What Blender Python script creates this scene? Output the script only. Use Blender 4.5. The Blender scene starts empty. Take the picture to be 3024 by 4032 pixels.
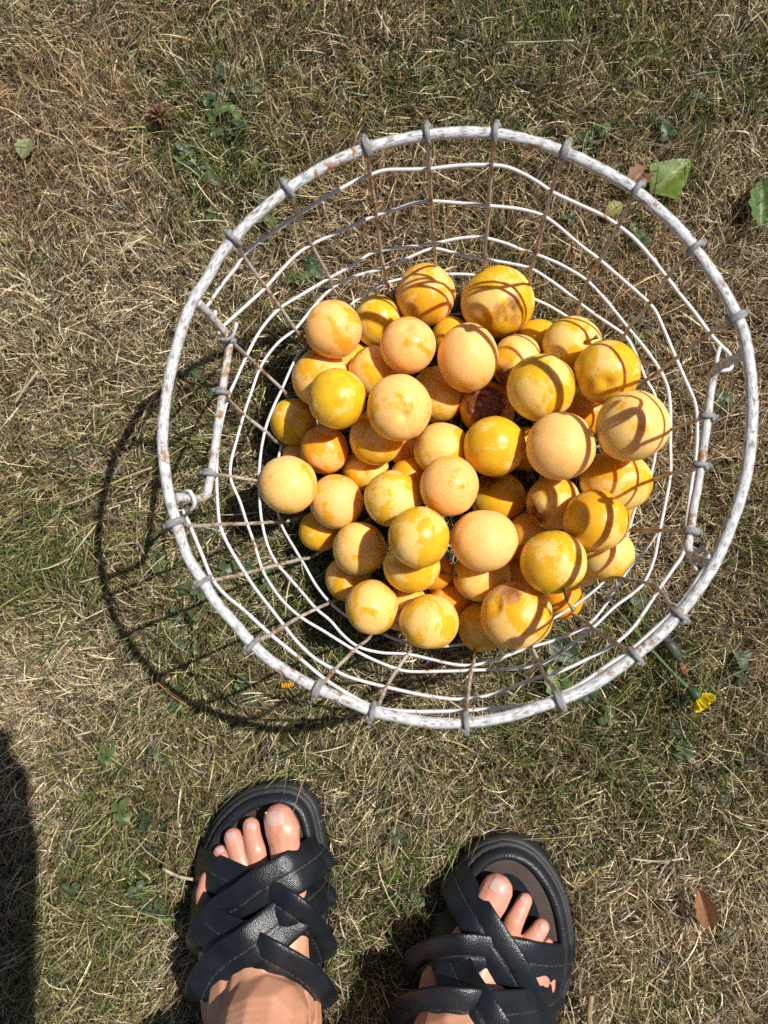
import bpy, bmesh, math, random
import numpy as np
from mathutils import Vector, Quaternion, Matrix, noise
from mathutils.bvhtree import BVHTree

S = bpy.context.scene
COL = S.collection
random.seed(7)
rng = np.random.default_rng(11)

# ------------------------------------------------------------------ camera
# pixels below are those of the 3024 x 4032 photograph, focal length 3024 px
CAM = Vector((0, 0, 0.69))
NAD = Vector((242, -35, -3024)).normalized()
RQ = NAD.rotation_difference(Vector((0, 0, -1)))
cd = bpy.data.cameras.new('camera')
cam = bpy.data.objects.new('camera', cd)
COL.objects.link(cam)
cam.location = CAM
cam.rotation_mode = 'QUATERNION'
cam.rotation_quaternion = RQ
cd.sensor_fit = 'HORIZONTAL'
cd.sensor_width = 36
cd.lens = 36
cd.clip_start = 0.01
cd.clip_end = 500
cd.dof.use_dof = True
cd.dof.focus_distance = 0.62
cd.dof.aperture_fstop = 10
S.camera = cam

# ------------------------------------------------------------------ light
SUN = Vector((.1518, .0708, .235)).normalized()
EL = math.asin(SUN.z)
AZ = math.atan2(SUN.x, SUN.y)
w = bpy.data.worlds.new('World')
S.world = w
w.use_nodes = True
nt = w.node_tree
bg = nt.nodes['Background']
sky = nt.nodes.new('ShaderNodeTexSky')
sky.sky_type = 'NISHITA'
sky.sun_disc = False
sky.sun_elevation = EL
sky.sun_rotation = AZ
nt.links.new(sky.outputs[0], bg.inputs[0])
bg.inputs[1].default_value = 0.05
ld = bpy.data.lights.new('sun', 'SUN')
ld.energy = 4.6
ld.angle = math.radians(0.53)
ld.color = (1.0, 0.955, 0.88)
sun = bpy.data.objects.new('sun', ld)
COL.objects.link(sun)
sun.rotation_mode = 'QUATERNION'
sun.rotation_quaternion = SUN.to_track_quat('Z', 'Y')
S.view_settings.view_transform = 'Standard'
S.view_settings.look = 'None'
S.view_settings.gamma = 1
S.view_settings.exposure = 0.45
S.cycles.use_denoising = False
S.cycles.max_bounces = 8

# ------------------------------------------------------------------ helpers
def pt(x, y, z=0.0):
    d = RQ @ Vector((x - 1512, -(y - 2016), -3024))
    t = (z - CAM.z) / d.z
    return CAM + d * t

def px(p):
    q = RQ.inverted() @ (Vector(p) - CAM)
    return (1512 + q.x / -q.z * 3024, 2016 - q.y / -q.z * 3024)

def pxs(z):
    """metres per photo pixel at height z"""
    return (CAM.z - z) / 3024

def empty(name, loc, **kw):
    o = bpy.data.objects.new(name, None)
    COL.objects.link(o)
    o.location = loc
    o.empty_display_size = .02
    bpy.context.view_layer.update()
    for k, v in kw.items():
        o[k] = v
    return o

def link(name, me, mats, parent=None, loc=None, **kw):
    o = bpy.data.objects.new(name, me)
    COL.objects.link(o)
    for m in (mats if isinstance(mats, (list, tuple)) else [mats]):
        me.materials.append(m)
    if parent is not None:
        o.parent = parent
        if loc is None:      # mesh data given in world coordinates
            o.matrix_parent_inverse = Matrix.Identity(4)
            o.location = -wloc(parent)
    if loc is not None:
        o.location = loc
    for k, v in kw.items():
        o[k] = v
    return o

def wloc(o):
    v = o.location.copy()
    if o.parent is not None:
        v = v + wloc(o.parent)
    return v

class MB:
    def __init__(s):
        s.v = []; s.f = []; s.uv = []; s.mi = []; s.col = []
    def add(s, vs, fs, uvs=None, mi=0, col=None):
        o = len(s.v)
        s.v.extend([tuple(p) for p in vs])
        s.uv.extend(uvs if uvs is not None else [(0, 0)] * len(vs))
        s.col.extend([col or (1, 1, 1)] * len(vs))
        for f in fs:
            s.f.append(tuple(i + o for i in f)); s.mi.append(mi)
    def mesh(s, name, origin=None, smooth=True):
        me = bpy.data.meshes.new(name)
        ov = Vector(origin) if origin is not None else Vector((0, 0, 0))
        me.from_pydata([tuple(Vector(p) - ov) for p in s.v], [], s.f)
        me.polygons.foreach_set('use_smooth', [smooth] * len(s.f))
        me.polygons.foreach_set('material_index', s.mi)
        ul = me.uv_layers.new(name='UVMap')
        li = np.zeros(len(me.loops), dtype=np.int32)
        me.loops.foreach_get('vertex_index', li)
        uv = np.array(s.uv, dtype=np.float32)[li]
        ul.data.foreach_set('uv', uv.ravel())
        ca = me.color_attributes.new('Col', 'FLOAT_COLOR', 'POINT')
        c = np.ones((len(s.v), 4), dtype=np.float32)
        c[:, :3] = np.array(s.col, dtype=np.float32)
        ca.data.foreach_set('color', c.ravel())
        me.update()
        return me

def catmull(P, step):
    P = [Vector(p) for p in P]
    if len(P) == 2:
        n = max(2, int((P[1] - P[0]).length / step))
        return [P[0].lerp(P[1], i / n) for i in range(n + 1)]
    Q = [P[0] * 2 - P[1]] + P + [P[-1] * 2 - P[-2]]
    out = []
    for i in range(1, len(Q) - 2):
        a, b, c, d = Q[i - 1:i + 3]
        # centripetal
        t0 = 0
        t1 = t0 + max((b - a).length, 1e-6) ** .5
        t2 = t1 + max((c - b).length, 1e-6) ** .5
        t3 = t2 + max((d - c).length, 1e-6) ** .5
        n = max(1, int((c - b).length / step))
        for k in range(n):
            t = t1 + (t2 - t1) * k / n
            A1 = a * ((t1 - t) / (t1 - t0)) + b * ((t - t0) / (t1 - t0))
            A2 = b * ((t2 - t) / (t2 - t1)) + c * ((t - t1) / (t2 - t1))
            A3 = c * ((t3 - t) / (t3 - t2)) + d * ((t - t2) / (t3 - t2))
            B1 = A1 * ((t2 - t) / (t2 - t0)) + A2 * ((t - t0) / (t2 - t0))
            B2 = A2 * ((t3 - t) / (t3 - t1)) + A3 * ((t - t1) / (t3 - t1))
            out.append(B1 * ((t2 - t) / (t2 - t1)) + B2 * ((t - t1) / (t2 - t1)))
    out.append(P[-1])
    return out

def tube(mb, P, r, seg=10, step=.004, wob=0.0, closed=False, mi=0, rf=None, col=None, cap=True):
    C = catmull(P, step)
    if closed:
        C = C[:-1]
    n = len(C)
    vs = []; uv = []; fs = []
    prevn = None
    s = 0
    for i, p in enumerate(C):
        a = C[i - 1] if (i > 0 or closed) else C[i]
        b = C[(i + 1) % n] if (i < n - 1 or closed) else C[i]
        t = (b - a).normalized()
        if prevn is None:
            up = Vector((0, 0, 1)) if abs(t.z) < .9 else Vector((1, 0, 0))
            nn = (up - t * up.dot(t)).normalized()
        else:
            nn = (prevn - t * prevn.dot(t)).normalized()
        prevn = nn
        bb = t.cross(nn)
        if i:
            s += (p - C[i - 1]).length
        for k in range(seg):
            an = 2 * math.pi * k / seg
            rr = rf(i / (n - 1)) if rf else r
            if wob:
                rr *= 1 + wob * noise.noise(p * 260 + Vector((k * 1.7, 0, 0))) + wob * .7 * noise.noise(p * 60)
            vs.append(p + nn * (math.cos(an) * rr) + bb * (math.sin(an) * rr))
            uv.append((s * 100, abs(k / seg - .5) * 2))
    m = n if closed else n - 1
    for i in range(m):
        for k in range(seg):
            j = (i + 1) % n
            fs.append((i * seg + k, i * seg + (k + 1) % seg, j * seg + (k + 1) % seg, j * seg + k))
    if not closed and cap:
        vs.append(C[0]); uv.append((0, .5)); vs.append(C[-1]); uv.append((s * 100, .5))
        a = n * seg
        for k in range(seg):
            fs.append((a, (k + 1) % seg, k))
            fs.append((a + 1, (n - 1) * seg + k, (n - 1) * seg + (k + 1) % seg))
    mb.add(vs, fs, uv, mi, col)

# ------------------------------------------------------------------ materials
def newmat(name):
    m = bpy.data.materials.new(name)
    m.use_nodes = True
    N = m.node_tree.nodes; L = m.node_tree.links
    return m, N, L, N['Principled BSDF']

def nd(N, t, **kw):
    n = N.new(t)
    for k, v in kw.items():
        setattr(n, k, v)
    return n

def ramp(N, stops, interp='LINEAR'):
    r = N.new('ShaderNodeValToRGB')
    r.color_ramp.interpolation = interp
    e = r.color_ramp.elements
    while len(e) > 1:
        e.remove(e[-1])
    e[0].position = stops[0][0]; e[0].color = (*stops[0][1], 1)
    for p, c in stops[1:]:
        x = e.new(p); x.color = (*c, 1)
    return r

def g3(v):
    return (v, v, v)

def wire_mat(name, rust_t, grey_t, white):
    m, N, L, B = newmat(name)
    uv = nd(N, 'ShaderNodeUVMap'); uv.uv_map = 'UVMap'
    mp = nd(N, 'ShaderNodeMapping'); mp.inputs['Scale'].default_value = (.55, 5.5, 1)
    L.new(uv.outputs[0], mp.inputs[0])
    n1 = nd(N, 'ShaderNodeTexNoise'); n1.inputs['Scale'].default_value = 3.0; n1.inputs['Detail'].default_value = 6; n1.inputs['Roughness'].default_value = .65
    L.new(mp.outputs[0], n1.inputs['Vector'])
    r1 = ramp(N, [(grey_t - .04, g3(0)), (grey_t + .05, g3(1))])
    L.new(n1.outputs[0], r1.inputs[0])
    tc = nd(N, 'ShaderNodeTexCoord')
    n2 = nd(N, 'ShaderNodeTexNoise'); n2.inputs['Scale'].default_value = 210; n2.inputs['Detail'].default_value = 5; n2.inputs['Roughness'].default_value = .62
    L.new(tc.outputs['Object'], n2.inputs['Vector'])
    n3 = nd(N, 'ShaderNodeTexNoise'); n3.inputs['Scale'].default_value = 45; n3.inputs['Detail'].default_value = 2
    L.new(tc.outputs['Object'], n3.inputs['Vector'])
    ad = nd(N, 'ShaderNodeMath', operation='MULTIPLY_ADD')
    L.new(n3.outputs[0], ad.inputs[0]); ad.inputs[1].default_value = .6; L.new(n2.outputs[0], ad.inputs[2])
    r2 = ramp(N, [(rust_t - .03, g3(0)), (rust_t + .035, g3(1))])
    L.new(ad.outputs[0], r2.inputs[0])
    m1 = nd(N, 'ShaderNodeMix', data_type='RGBA')
    L.new(r1.outputs[0], m1.inputs[0])
    m1.inputs[6].default_value = (*white, 1)
    m1.inputs[7].default_value = (.15, .155, .16, 1)
    rc = ramp(N, [(.3, (.055, .022, .012)), (.5, (.27, .10, .04)), (.7, (.45, .24, .12))])
    n4 = nd(N, 'ShaderNodeTexNoise'); n4.inputs['Scale'].default_value = 420
    L.new(tc.outputs['Object'], n4.inputs['Vector']); L.new(n4.outputs[0], rc.inputs[0])
    m2 = nd(N, 'ShaderNodeMix', data_type='RGBA')
    L.new(r2.outputs[0], m2.inputs[0]); L.new(m1.outputs[2], m2.inputs[6]); L.new(rc.outputs[0], m2.inputs[7])
    L.new(m2.outputs[2], B.inputs['Base Color'])
    B.inputs['Roughness'].default_value = .5
    bp = nd(N, 'ShaderNodeBump'); bp.inputs['Strength'].default_value = .5; bp.inputs['Distance'].default_value = .0006
    s = nd(N, 'ShaderNodeMath', operation='ADD'); L.new(r1.outputs[0], s.inputs[0]); L.new(r2.outputs[0], s.inputs[1])
    inv = nd(N, 'ShaderNodeMath', operation='MULTIPLY'); L.new(s.outputs[0], inv.inputs[0]); inv.inputs[1].default_value = -1
    L.new(inv.outputs[0], bp.inputs['Height']); L.new(bp.outputs[0], B.inputs['Normal'])
    return m

M_rim = wire_mat('rim_paint', .935, .535, (.66, .67, .68))
M_ring = wire_mat('ring_paint', .97, .66, (.60, .60, .61))
M_vert = wire_mat('rusty_paint', .86, .60, (.44, .40, .35))
M_bar = wire_mat('bar_paint', .90, .56, (.56, .55, .54))
M_clip = wire_mat('collar_paint', .95, .50, (.33, .33, .32))

def plum_mat():
    m, N, L, B = newmat('plum_skin')
    at = nd(N, 'ShaderNodeAttribute'); at.attribute_name = 'lp'
    oi = nd(N, 'ShaderNodeObjectInfo')
    ml = nd(N, 'ShaderNodeMath', operation='MULTIPLY'); L.new(oi.outputs['Random'], ml.inputs[0]); ml.inputs[1].default_value = 53
    av = nd(N, 'ShaderNodeVectorMath', operation='ADD'); L.new(at.outputs['Vector'], av.inputs[0]); L.new(ml.outputs[0], av.inputs[1])
    sep = nd(N, 'ShaderNodeSeparateColor'); L.new(oi.outputs['Color'], sep.inputs[0])
    n1 = nd(N, 'ShaderNodeTexNoise'); n1.inputs['Scale'].default_value = 1.15; n1.inputs['Detail'].default_value = 5.5; n1.inputs['Roughness'].default_value = .52; n1.inputs['Distortion'].default_value = .5
    L.new(av.outputs[0], n1.inputs['Vector'])
    mp = nd(N, 'ShaderNodeMapping'); mp.inputs['Scale'].default_value = (7, 7, .9)
    L.new(av.outputs[0], mp.inputs[0])
    n2 = nd(N, 'ShaderNodeTexNoise'); n2.inputs['Scale'].default_value = 1.4; n2.inputs['Detail'].default_value = 4; n2.inputs['Distortion'].default_value = .6
    L.new(mp.outputs[0], n2.inputs['Vector'])
    # mask = noise + streaks*.25 + (bloom-.5)
    a1 = nd(N, 'ShaderNodeMath', operation='MULTIPLY_ADD'); L.new(n2.outputs[0], a1.inputs[0]); a1.inputs[1].default_value = .22; L.new(n1.outputs[0], a1.inputs[2])
    a2 = nd(N, 'ShaderNodeMath', operation='MULTIPLY_ADD'); L.new(sep.outputs[1], a2.inputs[0]); a2.inputs[1].default_value = .36; L.new(a1.outputs[0], a2.inputs[2])
    r1 = ramp(N, [(.735, g3(0)), (.80, g3(.75)), (.95, g3(1))])
    L.new(a2.outputs[0], r1.inputs[0])
    sk = nd(N, 'ShaderNodeMix', data_type='RGBA'); L.new(sep.outputs[0], sk.inputs[0])
    sk.inputs[6].default_value = (.70, .45, .020, 1); sk.inputs[7].default_value = (.80, .33, .018, 1)
    bl = nd(N, 'ShaderNodeMix', data_type='RGBA'); L.new(sep.outputs[0], bl.inputs[0])
    bl.inputs[6].default_value = (.80, .57, .19, 1); bl.inputs[7].default_value = (.90, .47, .17, 1)
    # skin mottling
    n3 = nd(N, 'ShaderNodeTexNoise'); n3.inputs['Scale'].default_value = 3.4; n3.inputs['Detail'].default_value = 3
    L.new(av.outputs[0], n3.inputs['Vector'])
    hs = nd(N, 'ShaderNodeMix', data_type='RGBA'); r3 = ramp(N, [(.35, g3(0)), (.7, g3(.55))]); L.new(n3.outputs[0], r3.inputs[0])
    L.new(r3.outputs[0], hs.inputs[0]); L.new(sk.outputs[2], hs.inputs[6]); hs.inputs[7].default_value = (.70, .30, .01, 1)
    mx = nd(N, 'ShaderNodeMix', data_type='RGBA'); L.new(r1.outputs[0], mx.inputs[0]); L.new(hs.outputs[2], mx.inputs[6]); L.new(bl.outputs[2], mx.inputs[7])
    # specks
    vo = nd(N, 'ShaderNodeTexVoronoi'); vo.inputs['Scale'].default_value = 2.6
    L.new(av.outputs[0], vo.inputs['Vector'])
    rs = ramp(N, [(.0, g3(1)), (.035, g3(.9)), (.06, g3(0))]); L.new(vo.outputs['Distance'], rs.inputs[0])
    vn = nd(N, 'ShaderNodeSeparateColor'); L.new(vo.outputs['Color'], vn.inputs[0])
    gt = nd(N, 'ShaderNodeMath', operation='GREATER_THAN'); L.new(vn.outputs[0], gt.inputs[0]); gt.inputs[1].default_value = .55
    sm = nd(N, 'ShaderNodeMath', operation='MULTIPLY'); L.new(rs.outputs[0], sm.inputs[0]); L.new(gt.outputs[0], sm.inputs[1])
    sx = nd(N, 'ShaderNodeMix', data_type='RGBA'); L.new(sm.outputs[0], sx.inputs[0]); L.new(mx.outputs[2], sx.inputs[6]); sx.inputs[7].default_value = (.22, .09, .02, 1)
    # bruise at local +X
    sp = nd(N, 'ShaderNodeSeparateXYZ'); L.new(at.outputs['Vector'], sp.inputs[0])
    b1 = nd(N, 'ShaderNodeMath', operation='MULTIPLY_ADD'); L.new(n3.outputs[0], b1.inputs[0]); b1.inputs[1].default_value = .35; L.new(sp.outputs[0], b1.inputs[2])
    b2 = nd(N, 'ShaderNodeMath', operation='MULTIPLY_ADD'); L.new(sep.outputs[2], b2.inputs[0]); b2.inputs[1].default_value = .4; L.new(b1.outputs[0], b2.inputs[2])
    rb = ramp(N, [(.0, g3(0)), (1, g3(1))])
    mr = nd(N, 'ShaderNodeMapRange'); mr.inputs[1].default_value = 1.17; mr.inputs[2].default_value = 1.32
    L.new(b2.outputs[0], mr.inputs[0])
    bcol = ramp(N, [(.35, (.30, .10, .03)), (.55, (.14, .035, .02)), (.65, (.42, .20, .13))]); L.new(n3.outputs[0], bcol.inputs[0])
    bx = nd(N, 'ShaderNodeMix', data_type='RGBA'); L.new(mr.outputs[0], bx.inputs[0]); L.new(sx.outputs[2], bx.inputs[6]); L.new(bcol.outputs[0], bx.inputs[7])
    L.new(bx.outputs[2], B.inputs['Base Color'])
    rr = nd(N, 'ShaderNodeMapRange'); L.new(r1.outputs[0], rr.inputs[0]); rr.inputs[3].default_value = .33; rr.inputs[4].default_value = .52
    L.new(rr.outputs[0], B.inputs['Roughness'])
    B.inputs['Specular IOR Level'].default_value = .35
    B.inputs['Subsurface Weight'].default_value = .8
    B.inputs['Subsurface Radius'].default_value = (1.0, .5, .12)
    B.inputs['Subsurface Scale'].default_value = .0075
    bp = nd(N, 'ShaderNodeBump'); bp.inputs['Strength'].default_value = .25; bp.inputs['Distance'].default_value = .0008
    L.new(a1.outputs[0], bp.inputs['Height']); L.new(bp.outputs[0], B.inputs['Normal'])
    return m
M_plum = plum_mat()

def simple(name, c, rough=.6, var=None, scale=200, bump=0, spec=.5, sss=0, coord='Object', detail=3):
    m, N, L, B = newmat(name)
    B.inputs['Roughness'].default_value = rough
    B.inputs['Specular IOR Level'].default_value = spec
    B.inputs['Base Color'].default_value = (*c, 1)
    tc = nd(N, 'ShaderNodeTexCoord')
    n = nd(N, 'ShaderNodeTexNoise'); n.inputs['Scale'].default_value = scale; n.inputs['Detail'].default_value = detail
    L.new(tc.outputs[coord], n.inputs['Vector'])
    if var is not None:
        r = ramp(N, [(.3, c), (.7, var)]); L.new(n.outputs[0], r.inputs[0]); L.new(r.outputs[0], B.inputs['Base Color'])
    if bump:
        b = nd(N, 'ShaderNodeBump'); b.inputs['Strength'].default_value = .6; b.inputs['Distance'].default_value = bump
        L.new(n.outputs[0], b.inputs['Height']); L.new(b.outputs[0], B.inputs['Normal'])
    if sss:
        B.inputs['Subsurface Weight'].default_value = sss
        B.inputs['Subsurface Radius'].default_value = (1, .35, .2)
        B.inputs['Subsurface Scale'].default_value = .004
    return m

def vcol_mat(name, rough=.5, trans=.25, spec=.4, var=.25, scale=300):
    m, N, L, B = newmat(name)
    at = nd(N, 'ShaderNodeAttribute'); at.attribute_name = 'Col'
    tc = nd(N, 'ShaderNodeTexCoord')
    n = nd(N, 'ShaderNodeTexNoise'); n.inputs['Scale'].default_value = scale
    L.new(tc.outputs['Object'], n.inputs['Vector'])
    r = ramp(N, [(.3, g3(1 - var)), (.7, g3(1 + var * .0 + 0))]); L.new(n.outputs[0], r.inputs[0])
    mu = nd(N, 'ShaderNodeMix', data_type='RGBA', blend_type='MULTIPLY'); mu.inputs[0].default_value = 1
    L.new(at.outputs['Color'], mu.inputs[6]); L.new(r.outputs[0], mu.inputs[7])
    L.new(mu.outputs[2], B.inputs['Base Color'])
    B.inputs['Roughness'].default_value = rough
    B.inputs['Specular IOR Level'].default_value = spec
    if trans:
        tr = nd(N, 'ShaderNodeBsdfTranslucent'); L.new(mu.outputs[2], tr.inputs[0])
        mx = nd(N, 'ShaderNodeMixShader'); mx.inputs[0].default_value = trans
        L.new(B.outputs[0], mx.inputs[1]); L.new(tr.outputs[0], mx.inputs[2])
        L.new(mx.outputs[0], N['Material Output'].inputs[0])
    return m

M_grass = vcol_mat('grass_blades', rough=.42, trans=.22, spec=.5, var=.3, scale=180)
M_leaf = vcol_mat('leaf', rough=.45, trans=.3, var=.35, scale=140)
M_petal = vcol_mat('petal', rough=.5, trans=.3, var=.12, scale=500)
M_stem = simple('plum_stem', (.22, .24, .06), .6, (.16, .10, .04), 160, .0003)

def soil_mat():
    m, N, L, B = newmat('dry_soil')
    tc = nd(N, 'ShaderNodeTexCoord')
    n = nd(N, 'ShaderNodeTexNoise'); n.inputs['Scale'].default_value = 90; n.inputs['Detail'].default_value = 8; n.inputs['Roughness'].default_value = .7
    L.new(tc.outputs['Object'], n.inputs['Vector'])
    r = ramp(N, [(.3, (.030, .022, .014)), (.5, (.075, .055, .035)), (.72, (.16, .125, .085))]); L.new(n.outputs[0], r.inputs[0])
    n2 = nd(N, 'ShaderNodeTexNoise'); n2.inputs['Scale'].default_value = 1.3; n2.inputs['Detail'].default_value = 6
    L.new(tc.outputs['Object'], n2.inputs['Vector'])
    r2 = ramp(N, [(.4, (.5, .46, .3)), (.6, (1.0, 1.0, 1.0))]); L.new(n2.outputs[0], r2.inputs[0])
    mu = nd(N, 'ShaderNodeMix', data_type='RGBA', blend_type='MULTIPLY'); mu.inputs[0].default_value = 1
    L.new(r.outputs[0], mu.inputs[6]); L.new(r2.outputs[0], mu.inputs[7])
    L.new(mu.outputs[2], B.inputs['Base Color']); B.inputs['Roughness'].default_value = .95
    b = nd(N, 'ShaderNodeBump'); b.inputs['Distance'].default_value = .004; L.new(n.outputs[0], b.inputs['Height']); L.new(b.outputs[0], B.inputs['Normal'])
    return m

# ------------------------------------------------------------------ ground
mb = MB()
G = 400
xs = [-300, -40, -8, -3] + list(np.linspace(-2, 2, 60)) + [3, 8, 40, 300]
vs = []; fs = []
for j, y in enumerate(xs):
    for i, x in enumerate(xs):
        z = .002 * noise.noise(Vector((x * 9, y * 9, 0))) if abs(x) < 2.1 and abs(y) < 2.1 else 0
        vs.append((x, y, z))
n = len(xs)
for j in range(n - 1):
    for i in range(n - 1):
        fs.append((j * n + i, j * n + i + 1, (j + 1) * n + i + 1, (j + 1) * n + i))
mb.add(vs, fs)
link('ground', mb.mesh('ground'), soil_mat(), kind='structure')

# ------------------------------------------------------------------ basket
RIM_Z = .235
rimF = [(1444, 582), (1560, 553), (1683, 532), (1820, 522), (1950, 527), (2050, 546), (2138, 570), (2223, 600), (2271, 621), (2381, 676), (2491, 743), (2579, 816),
        (2660, 890), (2734, 978), (2824, 1107), (2883, 1210), (2927, 1313), (2949, 1431), (2960, 1541), (2960, 1651), (2949, 1790), (2927, 1912), (2883, 2051),
        (2839, 2162), (2795, 2250), (2736, 2338), (2675, 2414), (2609, 2487), (2506, 2575), (2418, 2641), (2329, 2700), (2226, 2748), (2124, 2781), (2032, 2812),
        (1915, 2837), (1834, 2845), (1694, 2845), (1584, 2826), (1466, 2800), (1359, 2755), (1252, 2712), (1153, 2657), (1065, 2601), (995, 2538), (925, 2457),
        (844, 2362), (800, 2290), (741, 2195), (697, 2068), (664, 1943), (649, 1847), (640, 1740), (648, 1609), (666, 1491), (696, 1366), (732, 1249), (765, 1175),
        (813, 1101), (869, 1000), (921, 941), (972, 882), (1046, 816), (1134, 746), (1229, 684), (1325, 632)]
# small rings: (x, y) photo pixels with height keys
def ringpts(pts):
    """pts: (x,y) or (x,y,z); missing z interpolated between keys"""
    k = [i for i, p in enumerate(pts) if len(p) == 3]
    out = []
    for i, p in enumerate(pts):
        a = max([j for j in k if j <= i], default=k[0]); b = min([j for j in k if j >= i], default=k[-1])
        z = pts[a][2] if a == b else pts[a][2] + (pts[b][2] - pts[a][2]) * (i - a) / (b - a)
        out.append((p[0], p[1], z))
    return out
RINGS = [ringpts(r) for r in [
    [(848, 1225, .215), (842, 1262, .208), (815, 1248, .2), (806, 1215, .195), (821, 1198, .195), (872, 1124), (931, 1050), (957, 1007), (994, 971), (1068, 919), (1174, 846), (1288, 772), (1362, 732), (1400, 711), (1457, 689), (1510, 671),
     (1621, 667), (1690, 665), (1804, 652), (1928, 650), (1988, 656), (2047, 678), (2124, 721), (2171, 754), (2271, 801), (2381, 853), (2436, 890), (2491, 934),
     (2565, 1015), (2627, 1094), (2677, 1159), (2736, 1232), (2795, 1313), (2839, 1361), (2872, 1394, .195), (2882, 1430, .202), (2868, 1456, .215), (2839, 1462, .215), (2822, 1431, .21), (2829, 1385, .205), (2835, 1366, .2)],
    [(932, 1270, .205), (915, 1325, .2), (885, 1340, .195), (862, 1322, .185), (872, 1292, .175), (898, 1267, .17), (968, 1204), (1046, 1132, .158), (1112, 1059), (1171, 1000), (1226, 963), (1288, 934), (1362, 901), (1400, 884), (1482, 847),
     (1547, 829), (1621, 803), (1698, 792), (1804, 799), (1924, 810), (2040, 822), (2109, 838), (2146, 853), (2197, 890), (2285, 965), (2362, 1024, .155), (2454, 1103), (2557, 1195),
     (2581, 1225), (2611, 1291), (2662, 1412), (2699, 1497), (2736, 1585), (2745, 1651), (2740, 1800, .155), (2728, 1871), (2705, 2040), (2692, 2173), (2648, 2243), (2594, 2321, .165),
     (2543, 2399), (2491, 2472), (2425, 2531), (2307, 2597), (2219, 2638), (2142, 2662), (2080, 2680), (2010, 2709), (1915, 2740), (1841, 2751), (1780, 2752), (1657, 2735), (1521, 2705), (1440, 2685),
     (1359, 2660), (1311, 2634), (1241, 2593), (1168, 2525), (1120, 2465, .165), (1057, 2384), (1000, 2310), (962, 2252), (896, 2141), (866, 2068), (858, 2000), (853, 1884), (855, 1796), (870, 1680, .15), (901, 1557),
     (924, 1506), (971, 1401), (1012, 1322), (1056, 1260), (1104, 1212, .13), (1188, 1160), (1297, 1095, .115), (1400, 1037), (1459, 998), (1499, 987), (1606, 972), (1709, 959), (1804, 939), (1878, 933), (1915, 938),
     (1988, 957), (2062, 987), (2109, 1001, .115), (2212, 1044), (2310, 1104), (2345, 1138), (2390, 1188), (2475, 1293), (2545, 1379), (2600, 1460), (2629, 1526), (2640, 1615, .115), (2640, 1692), (2640, 1762), (2640, 1864),
     (2622, 1971), (2598, 2088), (2574, 2206), (2528, 2303, .12), (2418, 2391), (2333, 2472), (2197, 2575), (2129, 2615), (2040, 2631), (1856, 2639), (1731, 2643), (1606, 2643), (1565, 2634),
     (1474, 2599), (1396, 2560), (1278, 2487), (1182, 2428, .12), (1116, 2369), (1057, 2288), (1032, 2240), (999, 2134), (973, 2062), (945, 1975), (908, 1884), (910, 1818), (930, 1740), (958, 1638, .105), (990, 1543),
     (1023, 1451), (1056, 1396), (1100, 1345), (1162, 1296, .10), (1240, 1202), (1304, 1137, .095), (1400, 1087), (1512, 1057), (1606, 1016), (1679, 985), (1712, 978), (1782, 994), (1841, 1009), (1907, 1020),
     (2010, 1038), (2091, 1058), (2175, 1110), (2234, 1154), (2285, 1195, .095), (2345, 1240), (2398, 1276), (2464, 1325), (2500, 1387), (2545, 1497), (2578, 1556, .085), (2588, 1700), (2560, 1880), (2500, 2003, .06), (2475, 2092),
     (2430, 2210), (2381, 2285), (2293, 2362, .05), (2150, 2450), (2000, 2510), (1834, 2536), (1720, 2545), (1621, 2536), (1507, 2496), (1430, 2460), (1359, 2421), (1300, 2373, .05), (1248, 2310), (1197, 2222), (1160, 2160),
     (1112, 2075), (1090, 2000), (1085, 1900), (1095, 1810), (1112, 1744), (1150, 1650), (1185, 1580, .035)],
    [(2596, 2088, .115), (2537, 2169), (2451, 2275, .10), (2403, 2354), (2318, 2457), (2197, 2516), (2110, 2543), (2054, 2560), (1959, 2595), (1863, 2619), (1790, 2616), (1694, 2595), (1606, 2576), (1496, 2569),
     (1410, 2546), (1351, 2501), (1300, 2443), (1245, 2397, .10), (1200, 2345), (1131, 2266), (1094, 2224), (1057, 2156), (1032, 2060), (1024, 1994), (1020, 1900), (1024, 1810), (1043, 1697, .08), (1071, 1616), (1110, 1532),
     (1166, 1410), (1207, 1359), (1290, 1270, .06), (1382, 1199), (1444, 1154), (1512, 1117), (1562, 1103), (1660, 1085), (1768, 1079), (1863, 1083), (1990, 1115), (2109, 1180), (2160, 1203), (2300, 1290, .045)],
    [(745, 2015, .215), (768, 1980, .222), (748, 1935, .222), (718, 1945, .215), (713, 1985, .205), (749, 2071, .205), (793, 2178), (837, 2281), (890, 2345), (947, 2391), (1065, 2498), (1168, 2582), (1285, 2678), (1359, 2725),
     (1447, 2773), (1503, 2790), (1621, 2801), (1834, 2797, .205), (2025, 2782), (2099, 2770), (2190, 2738), (2249, 2712), (2307, 2678), (2403, 2612), (2476, 2564), (2565, 2487), (2653, 2405), (2710, 2335), (2745, 2281), (2775, 2235, .205),
     (2790, 2195, .22), (2768, 2163, .226), (2735, 2172, .22), (2724, 2205, .212), (2742, 2246, .2)]]]

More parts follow.
